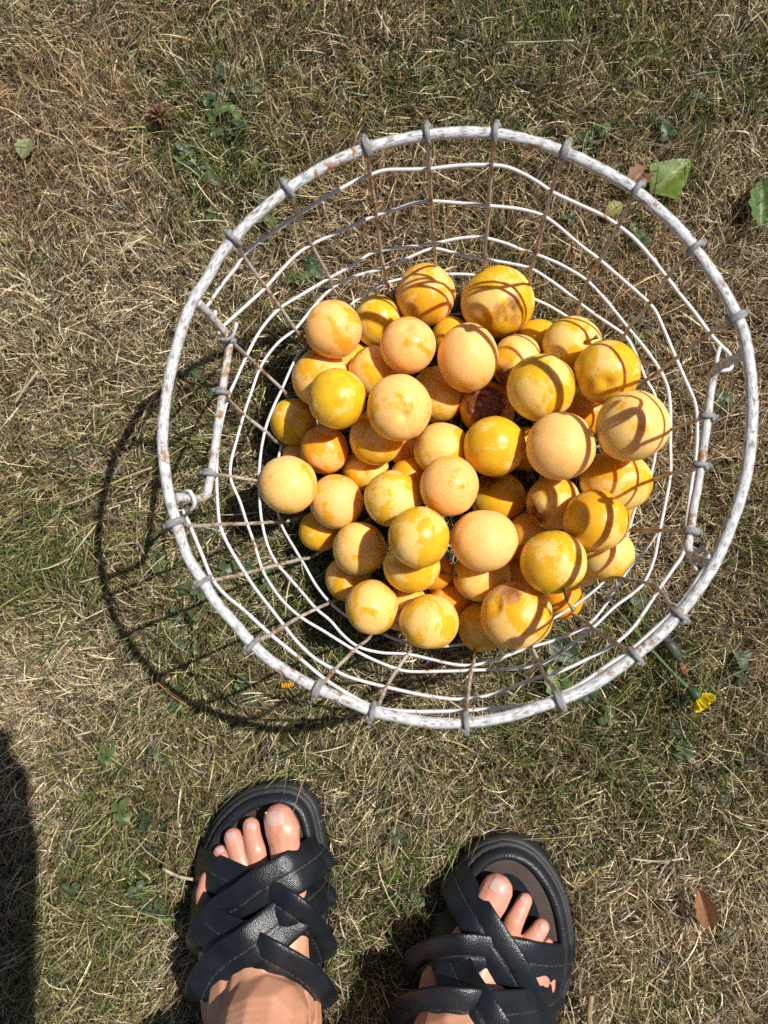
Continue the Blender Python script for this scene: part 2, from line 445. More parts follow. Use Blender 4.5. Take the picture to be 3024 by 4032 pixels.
# verticals: start ('R'im / 'H'andle), crossings in pixels
VERT = [('R', [(1444, 582), (1457, 689), (1482, 847), (1499, 988), (1512, 1057), (1524, 1115)]),
        ('R', [(1683, 531), (1690, 665), (1698, 794), (1709, 961), (1712, 978), (1716, 1060)]),
        ('R', [(1950, 527), (1935, 652), (1924, 810), (1915, 939), (1907, 1020), (1902, 1082)]),
        ('R', [(2223, 597), (2171, 754), (2146, 853), (2109, 1001), (2092, 1058), (2078, 1150)]),
        ('R', [(2505, 752), (2436, 890), (2362, 1024), (2312, 1110), (2285, 1195), (2255, 1270)]),
        ('R', [(2734, 978), (2627, 1093), (2557, 1196), (2475, 1293), (2458, 1321), (2410, 1390)]),
        ('R', [(2898, 1250), (2795, 1313), (2662, 1412), (2600, 1460), (2545, 1497), (2480, 1560)]),
        ('H', [(2784, 1640), (2744, 1655), (2640, 1692), (2590, 1710), (2540, 1730)]),
        ('H', [(2757, 1831), (2730, 1850), (2640, 1864), (2565, 1890), (2520, 1895)]),
        ('H', [(2722, 2090), (2702, 2090), (2598, 2088), (2480, 2086), (2400, 2086)]),
        ('R', [(2672, 2420), (2594, 2321), (2528, 2290), (2451, 2277), (2390, 2260)]),
        ('R', [(2499, 2580), (2476, 2564), (2425, 2531), (2333, 2472), (2318, 2457), (2256, 2418), (2190, 2370)]),
        ('R', [(2204, 2754), (2186, 2715), (2142, 2660), (2127, 2615), (2094, 2549), (2060, 2470)]),
        ('R', [(1834, 2845), (1836, 2797), (1841, 2749), (1856, 2639), (1863, 2619), (1868, 2530)]),
        ('R', [(1466, 2800), (1485, 2786), (1521, 2705), (1565, 2634), (1606, 2576), (1635, 2530)]),
        ('R', [(1252, 2712), (1285, 2678), (1320, 2634), (1396, 2560), (1410, 2546), (1470, 2490)]),
        ('R', [(995, 2538), (1065, 2498), (1120, 2465), (1182, 2428), (1245, 2397), (1300, 2373), (1345, 2350)]),
        ('R', [(800, 2290), (837, 2285), (962, 2259), (1032, 2240), (1094, 2224), (1186, 2202), (1230, 2192)]),
        ('R', [(690, 2060), (749, 2071), (866, 2065), (973, 2062), (1032, 2059), (1105, 2053), (1150, 2048)]),
        ('H', [(826, 1865), (856, 1870), (910, 1876), (1024, 1895), (1090, 1910)]),
        ('H', [(876, 1543), (902, 1575), (960, 1632), (1043, 1697), (1110, 1748)]),
        ('H', [(898, 1340), (971, 1401), (1023, 1451), (1110, 1532), (1160, 1585)]),
        ('R', [(921, 941), (957, 1007), (1046, 1132), (1104, 1212), (1162, 1296), (1207, 1359)]),
        ('R', [(1134, 746), (1174, 846), (1226, 962), (1297, 1094), (1308, 1132), (1375, 1215)])]
BARL = [(775, 1186, .231), (790, 1202, .227), (828, 1243, .212), (872, 1292, .196), (893, 1320, .191), (902, 1350, .188), (896, 1410, .187), (883, 1491, .187), (866, 1620, .187), (850, 1734, .187), (837, 1830, .187), (824, 1900, .188), (814, 1945, .191), (795, 1960, .198), (756, 1963, .214), (700, 1957, .230)]
BARR = [(2935, 1392, .231), (2905, 1406, .224), (2850, 1434, .206), (2825, 1447, .197), (2811, 1470, .191), (2802, 1510, .188), (2791, 1600, .187), (2778, 1700, .187), (2765, 1795, .187), (2750, 1900, .187), (2734, 1980, .187), (2716, 2096, .187), (2710, 2150, .19), (2716, 2178, .194), (2740, 2196, .206), (2775, 2210, .220), (2805, 2225, .230)]
BASE_C = pt(1795, 1815, .012)
basket = empty('wire_basket', BASE_C, label='round white wire basket with chipped, rusting paint, holding the yellow plums on the lawn', category='basket')
mb = MB()
rim3 = [pt(x, y, RIM_Z) for x, y in rimF]
tube(mb, rim3 + [rim3[0]], .0033, seg=16, step=.003, wob=.08, closed=True)
rim_o = link('rim', mb.mesh('rim'), M_rim, basket)
bars = []
for bp_ in (BARL, BARR):
    mb = MB(); P = [pt(*q) for q in bp_]
    bars.append(P)
    tube(mb, P, .0027, seg=14, step=.002, wob=.1)
    link('handle', mb.mesh('handle'), M_bar, basket)
for ri, r in enumerate(RINGS):
    mb = MB()
    P = []
    for i, (x, y, z) in enumerate(r):
        p = pt(x, y, z)
        P.append(p)
    tube(mb, P, .00118, seg=8, step=.003, wob=.09)
    link('hoop_wire', mb.mesh('hoop_wire'), M_ring, basket)
ALLR = [(x, y, z) for r in RINGS for (x, y, z) in r]
def ring_z(x, y, zmax, zmin=0):
    best = None
    for r in RINGS:
        for a, b in zip(r[:-1], r[1:]):
            dx, dy = b[0] - a[0], b[1] - a[1]
            t = max(0, min(1, ((x - a[0]) * dx + (y - a[1]) * dy) / (dx * dx + dy * dy + 1e-9)))
            d = math.hypot(a[0] + dx * t - x, a[1] + dy * t - y)
            z = a[2] + (b[2] - a[2]) * t
            if z < zmax and (best is None or d < best[0]):
                best = (d, z)
    return best
def collar(mb, c, axis, outward, R, r, turns=1.4):
    """wire wrapped round a tube of radius R"""
    axis = axis.normalized(); o = (outward - axis * outward.dot(axis)).normalized(); b = axis.cross(o)
    P = []
    n = int(16 * turns)
    for i in range(n + 1):
        a = 2 * math.pi * i / 16 - 2.2
        P.append(c + (o * math.cos(a) + b * math.sin(a)) * (R + r * .6) + axis * (r * .75 * (i / n - .5) * 2.0))
    tube(mb, P, r, seg=8, step=.001, mi=1)
    # short tail sticking outward
    q = c + o * (R + r * .4) + Vector((0, 0, .0015))
    tube(mb, [q - o * .002, q + o * .0026 + Vector((0, 0, .0008))], r * .95, seg=8, step=.001, mi=1)
for vi, (kind, pts) in enumerate(VERT):
    mb = MB()
    if kind == 'R':
        p0 = pt(*pts[0], RIM_Z)
        k = min(range(len(rim3)), key=lambda i: (rim3[i] - p0).length)
        ax = rim3[(k + 1) % len(rim3)] - rim3[k - 1]
        R = .0037; c = p0
        zc = RIM_Z
    else:
        P = bars[0] if pts[0][0] < 1500 else bars[1]
        p0 = pt(*pts[0], .187)
        k = min(range(1, len(P) - 1), key=lambda i: (P[i] - p0).length)
        ax = P[k + 1] - P[k - 1]
        R = .003; c = p0; zc = .187
        if pts[0] == (898, 1340): c = pt(898, 1340, .188)
    out = Vector((c.x - BASE_C.x, c.y - BASE_C.y, 0)).normalized()
    collar(mb, c, ax, out, R, .0017, 1.5 if vi % 3 else 1.9)
    P = [c - out * (R * .7) + Vector((0, 0, -R * .6))]
    zp = zc - .008
    for q in pts[1:]:
        z = ring_z(q[0], q[1], min(zp - .004, zc - .02) if zp > .05 else .2)
        zz = min(z[1], zp) if z and z[0] < 40 else max(.025, zp - .03)
        P.append(pt(q[0], q[1], zz)); zp = zz
    last = P[-1]
    for f, z in ((.80, .018), (.5, .012), (.12, .011)):
        P.append(Vector((BASE_C.x + (last.x - BASE_C.x) * f, BASE_C.y + (last.y - BASE_C.y) * f, z)))
    tube(mb, P, .00140, seg=8, step=.003, wob=.12)
    link('upright_wire', mb.mesh('upright_wire'), [M_vert, M_clip], basket)
# flat rings of the basket floor
for rr, z in ((.128, .016), (.075, .013), (.02, .012)):
    mb = MB()
    P = [BASE_C + Vector((rr * math.cos(a), rr * math.sin(a), z - .012)) for a in np.linspace(0, 2 * math.pi, 33)]
    tube(mb, P, .0014, seg=8, step=.004, closed=True)
    link('floor_ring', mb.mesh('floor_ring'), M_ring, basket)

# ------------------------------------------------------------------ plums
# (x, y, rx, ry) in quarter-scale display pixels, layer, (hue, bloom, bruise), pole (dx,dy) , stem?, label
PL = [
 # bottom layer
 (755, 785, 48, 46, 0, (.3, .4, 0), None, 0, 'shaded plum deep in the gap just below the round orange plum at the top left'),
 (975, 730, 45, 46, 1, (.2, .3, 0), None, 0, 'yellow plum half hidden between the ridged top plum and the largest top plum'),
 (1163, 738, 50, 48, 0, (.2, .35, 0), None, 0, 'low plum between the largest top plum and the one with a stubby stem'),
 (1262, 892, 50, 50, 0, (.8, .3, 0), None, 0, 'orange shaded plum wedged behind the big rightmost plum with the broad ring-shaped shadow'),
 (1135, 968, 47, 47, 0, (.4, .2, 0), None, 0, 'dark shaded plum in the gap between the two large plums right of centre'),
 (645, 985, 36, 34, 0, (.8, .8, 0), None, 0, 'pinkish sliver of plum between the leftmost plum and the small orange plum above it'),
 (790, 1015, 52, 48, 0, (.2, .6, 0), None, 0, 'pale yellow plum half buried above the speckled plum with a rusty scar'),
 (885, 975, 42, 40, 0, (.6, .3, 0), None, 0, 'small orange plum in the shade left of the matt plum near the middle'),
 (885, 1028, 42, 40, 0, (.5, .3, 0), None, 0, 'deeply shaded plum below the small orange one in the middle of the pile'),
 (1335, 1090, 38, 40, 0, (.8, .6, 0), None, 0, 'sliver of plum showing under the wide plum on the right edge'),
 (690, 1147, 46, 46, 0, (.1, .3, 0), None, 0, 'greenish yellow plum low at the lower left edge of the pile'),
 (752, 1249, 51, 51, 0, (.2, .55, 0), None, 0, 'half shaded plum at the lower left edge above the lowest left plum'),
 (862, 1325, 38, 38, 0, (.7, .8, 0), None, 0, 'pinkish plum bottom peeping between the two lowest plums of the left side'),
 (880, 1305, 46, 42, 0, (.2, .7, 0), None, 0, 'pale plum wedge between the two lowest left plums and the lens-shaped one above'),
 (975, 1290, 50, 48, 0, (.8, .2, 0), None, 0, 'dark orange plum in deep shade above the gap of the bottom row'),
 (940, 1235, 40, 40, 0, (.8, .2, 0), None, 0, 'shaded plum behind the little brown stem in the lower middle'),
 (1122, 1245, 48, 46, 0, (.7, .3, 0), None, 0, 'shaded orange plum just left of the pear-shaped plum with a curved stem'),
 (1262, 1232, 34, 34, 0, (.1, .9, 0), None, 0, 'pale sliver of plum at the lower right edge beside the pear-shaped plum'),
 (1040, 1354, 52, 54, 0, (.0, .25, 0), None, 0, 'greenish plum at the very bottom, left of the biggest bottom plum'),
 (1213, 1293, 45, 46, 0, (.9, .1, 0), None, 0, 'glossy deep orange plum under the curved stem at the lower right'),
 (632, 911, 50, 52, 0, (.05, .45, 0), (-.05, .15), 0, 'yellow plum on the left edge with a dry star-shaped end mark'),
 (692, 817, 62, 64, 0, (.55, .75, 0), None, 0, 'matt peach plum on the upper left edge, half covered by a smooth yellow one'),
 (815, 693, 54, 57, 0, (.05, .5, 0), None, 0, 'yellow plum behind the ridged top plum, a straight shadow down its right half'),
 # middle layers
 (808, 803, 56, 56, 1, (.2, .4, 0), None, 0, 'mottled yellow plum tucked between four others in the upper left of the pile'),
 (945, 852, 60, 62, 1, (.3, .6, 0), None, 0, 'half shaded plum with a pointed lit side, right of the large peach one'),
 (1053, 884, 61, 58, 1, (.75, .2, 1), None, 0, 'bruised orange plum with a sunken purple brown sore'),
 (1142, 1162, 50, 54, 0, (.5, .5, 0), None, 0, 'plum mostly hidden behind the big peach plum, right of the lower middle'),
 (955, 972, 62, 60, 1, (.15, .7, 0), None, 0, 'matt grainy yellow plum in the middle, shaded on its right side'),
 (813, 946, 59, 60, 1, (.2, .5, 0), None, 0, 'half shaded plum below the peach plum with a star mark'),
 (700, 972, 54, 55, 1, (.85, .5, 0), None, 0, 'small orange plum above and right of the leftmost plum'),
 (1330, 1040, 77, 67, 1, (.25, .55, 0), None, 0, 'wide plum on the right edge crossed by three thin wire shadows'),
 (1308, 1195, 60, 58, 1, (.1, .6, 0), None, 0, 'yellow plum low on the right edge with two curved shadow lines'),
 (889, 1224, 63, 57, 1, (.15, .45, 0), None, 0, 'lens-shaped view of a yellow plum with tiny brown scratches, lower middle'),
 (1040, 1242, 64, 58, 1, (.15, .6, 0), (-.93, .0), 1, 'yellow plum with a short stem on its left side'),
 (1118, 783, 56, 60, 1, (.2, .55, .35), None, 0, 'plum with a brown stained lower edge, below the largest top plum'),
 (1235, 745, 64, 62, 1, (.15, .5, 0), (.35, .1), 2, 'upper right plum with a stubby dark green stem'),
 (848, 1077, 63, 62, 2, (.05, .45, .0), None, 0, 'plum with a rusty scar near its top and its right half in shadow'),
 (1075, 1076, 60, 57, 1, (.1, .1, .1), None, 0, 'shiny deep yellow plum without bloom, right of the centre plum'),
 (1196, 1086, 58, 58, 1, (.05, .6, .3), None, 0, 'plum with a small dark rot spot at its lower left'),
 (726, 1084, 60, 61, 1, (.6, .75, 0), None, 0, 'matt peach plum just right of the leftmost plum'),
 (622, 1047, 65, 65, 2, (.3, .72, 0), None, 0, 'leftmost plum, pale with dark yellow rubbed patches'),
 (777, 1185, 59, 60, 2, (.15, .6, 0), None, 0, 'plum with a thin upright crease and a straight shadow on its right third'),
 (803, 1311, 59, 60, 2, (.3, .7, 0), None, 0, 'lowest plum of the left side, pale with orange patches'),
 (927, 1344, 65, 61, 2, (.2, .6, 0), None, 0, 'plum in the middle of the bottom row, shaded at its right rim'),
 (1311, 804, 71, 69, 2, (.2, .45, 0), None, 0, 'upper plum on the right edge with a hook-shaped shadow on it'),
 (720, 711, 64, 64, 2, (.8, .6, 0), None, 0, 'round orange plum at the top left corner of the pile'),
 (1010, 773, 67, 74, 2, (.6, .85, 0), (.0, -.75), 0, 'egg-shaped peach plum below the largest top plum, a curved shadow down its right side'),
 (1075, 653, 80, 76, 2, (.1, .45, .12), (.35, .45), 0, 'largest top plum, with small brown bite marks and crossing shadow lines'),
 (918, 638, 66, 68, 2, (.5, .5, 0), (.5, -.35), 0, 'ridged top plum with a web of wire shadows, uppermost in the pile'),
 (881, 747, 62, 62, 3, (.9, .7, 0), (.05, -.45), 0, 'orange peach plum with a small star-shaped scar near its top'),
 (728, 861, 64, 67, 2, (.0, .35, 0), None, 0, 'smooth clear yellow plum on the left, with two black specks at its bottom'),
 (862, 881, 71, 74, 3, (.5, .88, 0), (.2, .35), 0, 'large peach plum with a dark end mark and an orange patch below it'),
 (1169, 838, 74, 72, 3, (.05, .6, 0), None, 0, 'pale yellow plum striped by a single ring shadow, upper right of centre'),
 (1068, 964, 67, 66, 3, (.0, .35, 0), None, 0, 'bright lemon plum with a white glint, right of the pile centre'),
 (1366, 921, 77, 76, 3, (.3, .75, 0), None, 0, 'big rightmost plum with a broad ring-shaped shadow'),
 (1211, 964, 74, 74, 3, (.45, .85, 0), None, 0, 'large peach plum with a forked shadow across its middle'),
 (970, 1050, 64, 66, 3, (.85, .8, 0), None, 0, 'fully lit peach orange plum in the centre of the pile with fine scratches'),
 (905, 1161, 67, 69, 3, (.2, .5, 0), None, 0, 'large golden plum below the centre with a brown fleck at its bottom'),
 (1046, 1168, 73, 68, 3, (.55, .85, 0), None, 0, 'large smooth pale plum below and right of the centre'),
 (1288, 1125, 69, 67, 3, (.3, .3, 0), None, 0, 'deep yellow plum at the lower right with a thick arc of shadow'),
 (1196, 1215, 71, 70, 3, (.15, .35, 0), (.25, .86), 3, 'pear-shaped yellow plum with a curved green stem hanging down'),
 (1114, 1330, 78, 74, 3, (.35, .7, .12), (-.6, -.35), 0, 'biggest plum of the bottom row with a brown spot at its top'),
]
def plum_mesh(rx, ry, rz, pole, seed, brz):
    """unit plum frame: pole +Z, suture through +Y; returns mesh with attribute lp"""
    q = pole.to_track_quat('Z', 'Y') @ Quaternion((0, 0, 1), seed * 2.4)
    if brz:     # bring the bruise (local +X) to face upwards
        q = Vector((1, 0, 0)).rotation_difference(Vector(brz).normalized())
    nu, nv = 56, 36
    vs = []; lp = []
    sh = random.Random(seed)
    off = Vector((sh.random() * 50, sh.random() * 50, 3))
    for j in range(nv + 1):
        th = math.pi * j / nv
        for i in range(nu):
            ph = 2 * math.pi * i / nu
            d = Vector((math.sin(th) * math.cos(ph), math.sin(th) * math.sin(ph), math.cos(th)))
            r = 1.0
            r -= .10 * math.exp(-(th / .17) ** 2) + .03 * math.exp(-(th / .45) ** 2)        # stem hollow
            r += .012 * math.exp(-((math.pi - th) / .12) ** 2) - .02 * math.exp(-((math.pi - th) / .3) ** 2)
            dphi = (ph - math.pi / 2 + math.pi) % (2 * math.pi) - math.pi
            r -= .020 * math.exp(-(dphi / .13) ** 2) * math.sin(th)
            r += .035 * noise.noise(d * 1.1 + off) + .008 * noise.noise(d * 4 + off)
            if brz:
                r -= .09 * math.exp(-((math.acos(max(-1, min(1, d.x)))) / .35) ** 2)
            w_ = q @ (d * r)
            vs.append((w_.x * rx, w_.y * ry, w_.z * rz)); lp.append(tuple(d))
    fs = [(j * nu + i, (j + 1) * nu + i, (j + 1) * nu + (i + 1) % nu, j * nu + (i + 1) % nu) for j in range(nv) for i in range(nu)]
    me = bpy.data.meshes.new('plum')
    me.from_pydata(vs, [], fs)
    bm = bmesh.new(); bm.from_mesh(me)
    lay = bm.verts.layers.float_vector.new('lp')
    bm.verts.ensure_lookup_table()
    for k, v in enumerate(bm.verts):
        v[lay] = lp[k]
    bmesh.ops.remove_doubles(bm, verts=bm.verts, dist=1e-6)
    bmesh.ops.recalc_face_normals(bm, faces=bm.faces)
    bm.to_mesh(me); bm.free()
    me.polygons.foreach_set('use_smooth', [True] * len(me.polygons))
    return me, q
placed = []
order = sorted(range(len(PL)), key=lambda i: PL[i][4])
solved = {}
FLOOR = .016
for i in order:
    x, y, rx, ry, lay = PL[i][:5]
    X, Y = x * 1.8228, y * 1.8228
    rp = (rx + ry) / 2 * 1.8228
    z = .03
    best = None
    for k in range(400):
        z = .014 + k * .0005
        R = rp * pxs(z) * .985
        if z - R < FLOOR:
            continue
        c = pt(X, Y, z)
        ok = True
        for (c2, R2) in placed:
            if (c - c2).length < (R + R2) * .955:
                ok = False; break
        if ok:
            best = (c, R, z); break
    if best is None:
        best = (c, R, z)
    placed.append((best[0], best[1]))
    solved[i] = best
print('plum z', [round(solved[i][2], 3) for i in range(len(PL))])
for i, (x, y, rx, ry, lay, hb, pole, stem, label) in enumerate(PL):
    c, R, z = solved[i]
    if pole:
        dx, dy = pole
        dz = math.sqrt(max(.02, 1 - dx * dx - dy * dy))
        pv = Vector((dx, -dy, dz)).normalized()
    else:
        rr_ = random.Random(i * 3 + 1)
        pv = Vector((rr_.uniform(-1, 1), rr_.uniform(-1, 1), rr_.uniform(-.9, .35))).normalized()
    s = pxs(z) * 1.8228 * .985
    brz = None
    if hb[2] == 1: brz = (-.15, .05, 1)
    elif hb[2] == .35: brz = (-.5, -.7, .5)
    elif hb[2] == .3: brz = (-.7, -.45, .45)
    elif hb[2] == .12: brz = (.3, -.5, .9) if y < 700 else (-.1, .75, .6)
    elif hb[2] == .1: brz = (-.3, .6, .6)
    me, q = plum_mesh(rx * s, ry * s, (rx + ry) / 2 * s, pv, i, brz if hb[2] == 1 else None)
    if brz and hb[2] != 1:
        # rotate the texture frame only, so the stain sits where the photo shows it
        a = me.attributes['lp']
        qq = Vector(brz).normalized().rotation_difference(Vector((1, 0, 0)))
        for k, v in enumerate(me.vertices):
            a.data[k].vector = qq @ v.co.normalized()
    o = link('plum', me, M_plum, None, c, label=label, category='plum', group='yellow plums heaped in the wire basket')
    o.color = (hb[0], hb[1] - .12 + .2 * random.Random(i + 70).random() - .05, {1: .9, .35: .5, .3: .42, .12: .26, .1: .35}.get(hb[2], 0), 1)
    if stem:
        mb = MB()
        base = c + Vector((pv.x * rx * s, pv.y * ry * s, pv.z * rx * s)) * .90
        if stem == 3:
            P = [base, base + Vector((.001, -.004, .002)), base + Vector((.003, -.010, .003)), base + Vector((.0075, -.0155, .001))]
        elif stem == 1:
            P = [base, base + Vector((-.004, .0, .002)), base + Vector((-.009, .0015, .003)), base + Vector((-.014, .003, .002))]
        else:
            P = [base - pv * .001, base + pv * .0035, base + pv * .006 + Vector((.002, .001, 0)), base + pv * .007 + Vector((.005, .0025, .001))]
        tube(mb, P, .001, seg=8, step=.001, rf=lambda t: .0009 + .0012 * max(0, t - .72) / .28 + .0004 * max(0, .15 - t) / .15)
        link('stem', mb.mesh('stem', origin=c), M_stem, o, (0, 0, 0))

# ------------------------------------------------------------------ sandals and person
def LT(u, v, z): return pt(600 + u * .5425, 2950 + v * .5425, z)
def RT(u, v, z): return pt(1500 + u * .5425, 3150 + v * .5425, z)

def sphere_chain(bm, chain, zs=.85):
    """chain: list of (Vector, r)"""
    for (a, ra), (b, rb) in zip(chain[:-1], chain[1:]):
        n = max(1, int((b - a).length / (min(ra, rb) * .14)))
        for k in range(n + 1):
            t = k / n
            p = a.lerp(b, t); r = ra + (rb - ra) * t
            mt = Matrix.Translation(p) @ Matrix.Diagonal((r, r, r * zs, 1))
            bmesh.ops.create_icosphere(bm, subdivisions=2, radius=1, matrix=mt)

def remeshed(bm, voxel, smooth, name):
    me = bpy.data.meshes.new(name); bm.to_mesh(me); bm.free()
    o = bpy.data.objects.new('tmp', me); COL.objects.link(o)
    m = o.modifiers.new('r', 'REMESH'); m.mode = 'VOXEL'; m.voxel_size = voxel; m.use_smooth_shade = True
    s = o.modifiers.new('s', 'SMOOTH'); s.factor = .5; s.iterations = smooth
    dg = bpy.context.evaluated_depsgraph_get()
    out = bpy.data.meshes.new_from_object(o.evaluated_get(dg))
    bpy.data.objects.remove(o); bpy.data.meshes.remove(me)
    return out

def foot(T, toes, slab, extra):
    bm = bmesh.new()
    for ch in toes:
        sphere_chain(bm, [(T(u, v, z), r) for (u, v, z, r) in ch], .82)
    for ch in slab:
        sphere_chain(bm, [(T(u, v, z), r) for (u, v, z, r) in ch], .9)
    for ch in extra:
        sphere_chain(bm, ch, 1)
    return remeshed(bm, .0011, 14, 'foot')

anL = LT(800, 2130, .10); anR = RT(560, 1900, .10)
Ltoes = [
 [(920, 512, .044, .0140), (945, 590, .046, .0155), (960, 680, .046, .0138), (970, 800, .047, .0135), (985, 960, .050, .0175), (960, 1150, .054, .0200)],
 [(716, 558, .040, .0080), (728, 640, .044, .0080), (750, 730, .0475, .0090), (775, 860, .047, .0090), (810, 1060, .051, .0150)],
 [(586, 640, .040, .0086), (612, 730, .044, .0082), (640, 810, .0465, .0088), (690, 1060, .049, .0140)],
 [(494, 748, .039, .0068), (520, 800, .043, .0070), (560, 900, .045, .0080), (600, 1080, .048, .0130)],
 [(405, 940, .039, .0072), (382, 1050, .041, .0085), (420, 1180, .044, .0125)]]
Lslab = [
 [(965, 1030, .050, .0185), (850, 1080, .051, .0180), (720, 1120, .050, .0170), (580, 1160, .047, .0155), (450, 1200, .044, .0135)],
 [(965, 1030, .050, .0185), (990, 1300, .054, .0170), (960, 1600, .060, .0220), (960, 1900, .060, .0260)],
 [(850, 1080, .051, .0180), (850, 1350, .058, .0230), (800, 1650, .066, .0290), (790, 1900, .078, .0330), (800, 2080, .088, .0360)],
 [(720, 1120, .050, .0170), (700, 1350, .056, .0220), (640, 1650, .058, .0260), (650, 1900, .064, .0300)],
 [(450, 1200, .044, .0135), (450, 1400, .045, .0140), (480, 1650, .048, .0180), (560, 1900, .050, .0240)],
 [(580, 1160, .047, .0155), (570, 1400, .050, .0180), (560, 1650, .052, .0200)]]
Rtoes = [
 [(838, 655, .044, .0140), (800, 735, .046, .0142), (745, 830, .047, .0132), (690, 950, .049, .0150), (640, 1070, .052, .0190)],
 [(1045, 728, .040, .0066), (1010, 800, .045, .0072), (965, 890, .0475, .0082), (930, 980, .047, .0088), (830, 1140, .051, .0150)],
 [(1162, 922, .040, .0074), (1120, 985, .045, .0080), (1060, 1050, .0465, .0086), (930, 1190, .050, .0145)],
 [(1208, 1048, .039, .0055), (1160, 1110, .043, .0070), (1060, 1230, .047, .0120)],
 [(1210, 1250, .039, .0070), (1200, 1350, .041, .0078), (1120, 1420, .045, .0120)]]
Rslab = [
 [(640, 1070, .052, .0190), (760, 1130, .052, .0180), (880, 1180, .050, .0170), (1000, 1240, .048, .0155), (1110, 1300, .045, .0135)],
 [(640, 1070, .052, .0190), (540, 1200, .053, .0180), (460, 1330, .054, .0200), (440, 1560, .058, .0240), (430, 1800, .060, .0260)],
 [(760, 1130, .052, .0180), (660, 1350, .058, .0240), (600, 1580, .066, .0290), (570, 1800, .080, .0340), (560, 1900, .088, .0360)],
 [(880, 1180, .050, .0170), (820, 1380, .055, .0220), (770, 1600, .058, .0260), (720, 1850, .062, .0280)],
 [(1110, 1300, .045, .0135), (1060, 1450, .046, .0150), (960, 1620, .048, .0190), (860, 1850, .050, .0240)],
 [(1000, 1240, .048, .0155), (940, 1430, .050, .0180), (880, 1600, .052, .0200)]]
def leg_extra(an, tow):
    heel = an + Vector((tow * .01, -.055, -.058))
    return [[(an + Vector((0, .01, -.01)), .036), (an + Vector((0, -.02, .03)), .036), (an + Vector((0, -.035, .12)), .040)],
            [(an + Vector((0, -.02, -.02)), .034), (heel, .030)],
            [(heel, .030), (heel + Vector((0, .06, .0)), .027)]]
meL = foot(LT, Ltoes, Lslab, leg_extra(anL, 1))
meR = foot(RT, Rtoes, Rslab, leg_extra(anR, -1))

# rest of the body: bending over the basket, holding the phone above it
def body_mesh():
    bm = bmesh.new()
    hipc = Vector((-.06, -.66, .90)); chest = Vector((-.05, -.42, 1.17)); neck = Vector((-.05, -.25, 1.29)); head = Vector((-.05, -.12, 1.33))
    for an, sx in ((anL, -1), (anR, 1)):
        knee = Vector((hipc.x + sx * .10 * 1.0, -.50, .48)).lerp(Vector((an.x, -.50, .48)), .7)
        hip = hipc + Vector((sx * .085, 0, -.02))
        sphere_chain(bm, [(an + Vector((0, -.03, .09)), .039), (an.lerp(knee, .55) + Vector((0, -.02, .03)), .056), (knee, .054), (knee.lerp(hip, .5), .070), (hip, .085)], 1)
        sh = chest + Vector((sx * .165, .06, .05))
        el = Vector((sh.x + sx * .05, -.33, .93)) if sx > 0 else Vector((sh.x - .05, -.33, .93))
        wr = Vector((.055, -.085, .715)) if sx > 0 else Vector((-.115, -.10, .715))
        sphere_chain(bm, [(chest + Vector((sx * .08, .04, .04)), .07), (sh, .055), (sh.lerp(el, .5), .046), (el, .040), (el.lerp(wr, .35), .040), (wr, .026)], 1)
        # palm and fingers along the phone edge
        pd = Vector((0, .09, -.005))
        pal = wr + Vector((-sx * .006, .055, -.004))
        sphere_chain(bm, [(wr, .024), (pal, .024)], .7)
        for k in range(4):
            b = pal + Vector((-sx * .004, -.02 + k * .02, -.006))
            tip = b + Vector((-sx * .030, .004, -.004))
            tip.z = max(tip.z, .699)
            sphere_chain(bm, [(b, .009), (b.lerp(tip, .5) + Vector((0, 0, -.003)), .0082), (tip, .0072)], 1)
        sphere_chain(bm, [(wr + Vector((0, .01, .006)), .013), (wr + Vector((-sx * .022, .035, .012)), .010), (wr + Vector((-sx * .030, .062, .008)), .0085)], 1)
    sphere_chain(bm, [(hipc, .125), (hipc.lerp(chest, .5), .115), (chest, .125), (chest.lerp(neck, .6), .09), (neck, .058), (head, .062)], 1)
    bmesh.ops.create_icosphere(bm, subdivisions=4, radius=1, matrix=Matrix.Translation(head + Vector((0, .04, -.01))) @ Matrix.Rotation(math.radians(35), 4, 'X') @ Matrix.Diagonal((.075, .105, .095, 1)))
    nose = head + Vector((0, .075, -.095))
    sphere_chain(bm, [(nose + Vector((0, .02, .02)), .012), (nose, .013)], 1)
    for sx in (-1, 1):
        sphere_chain(bm, [(head + Vector((sx * .076, .03, -.01)), .014), (head + Vector((sx * .078, .05, .01)), .012)], 1)
    return remeshed(bm, .0065, 4, 'torso')
meB = body_mesh()

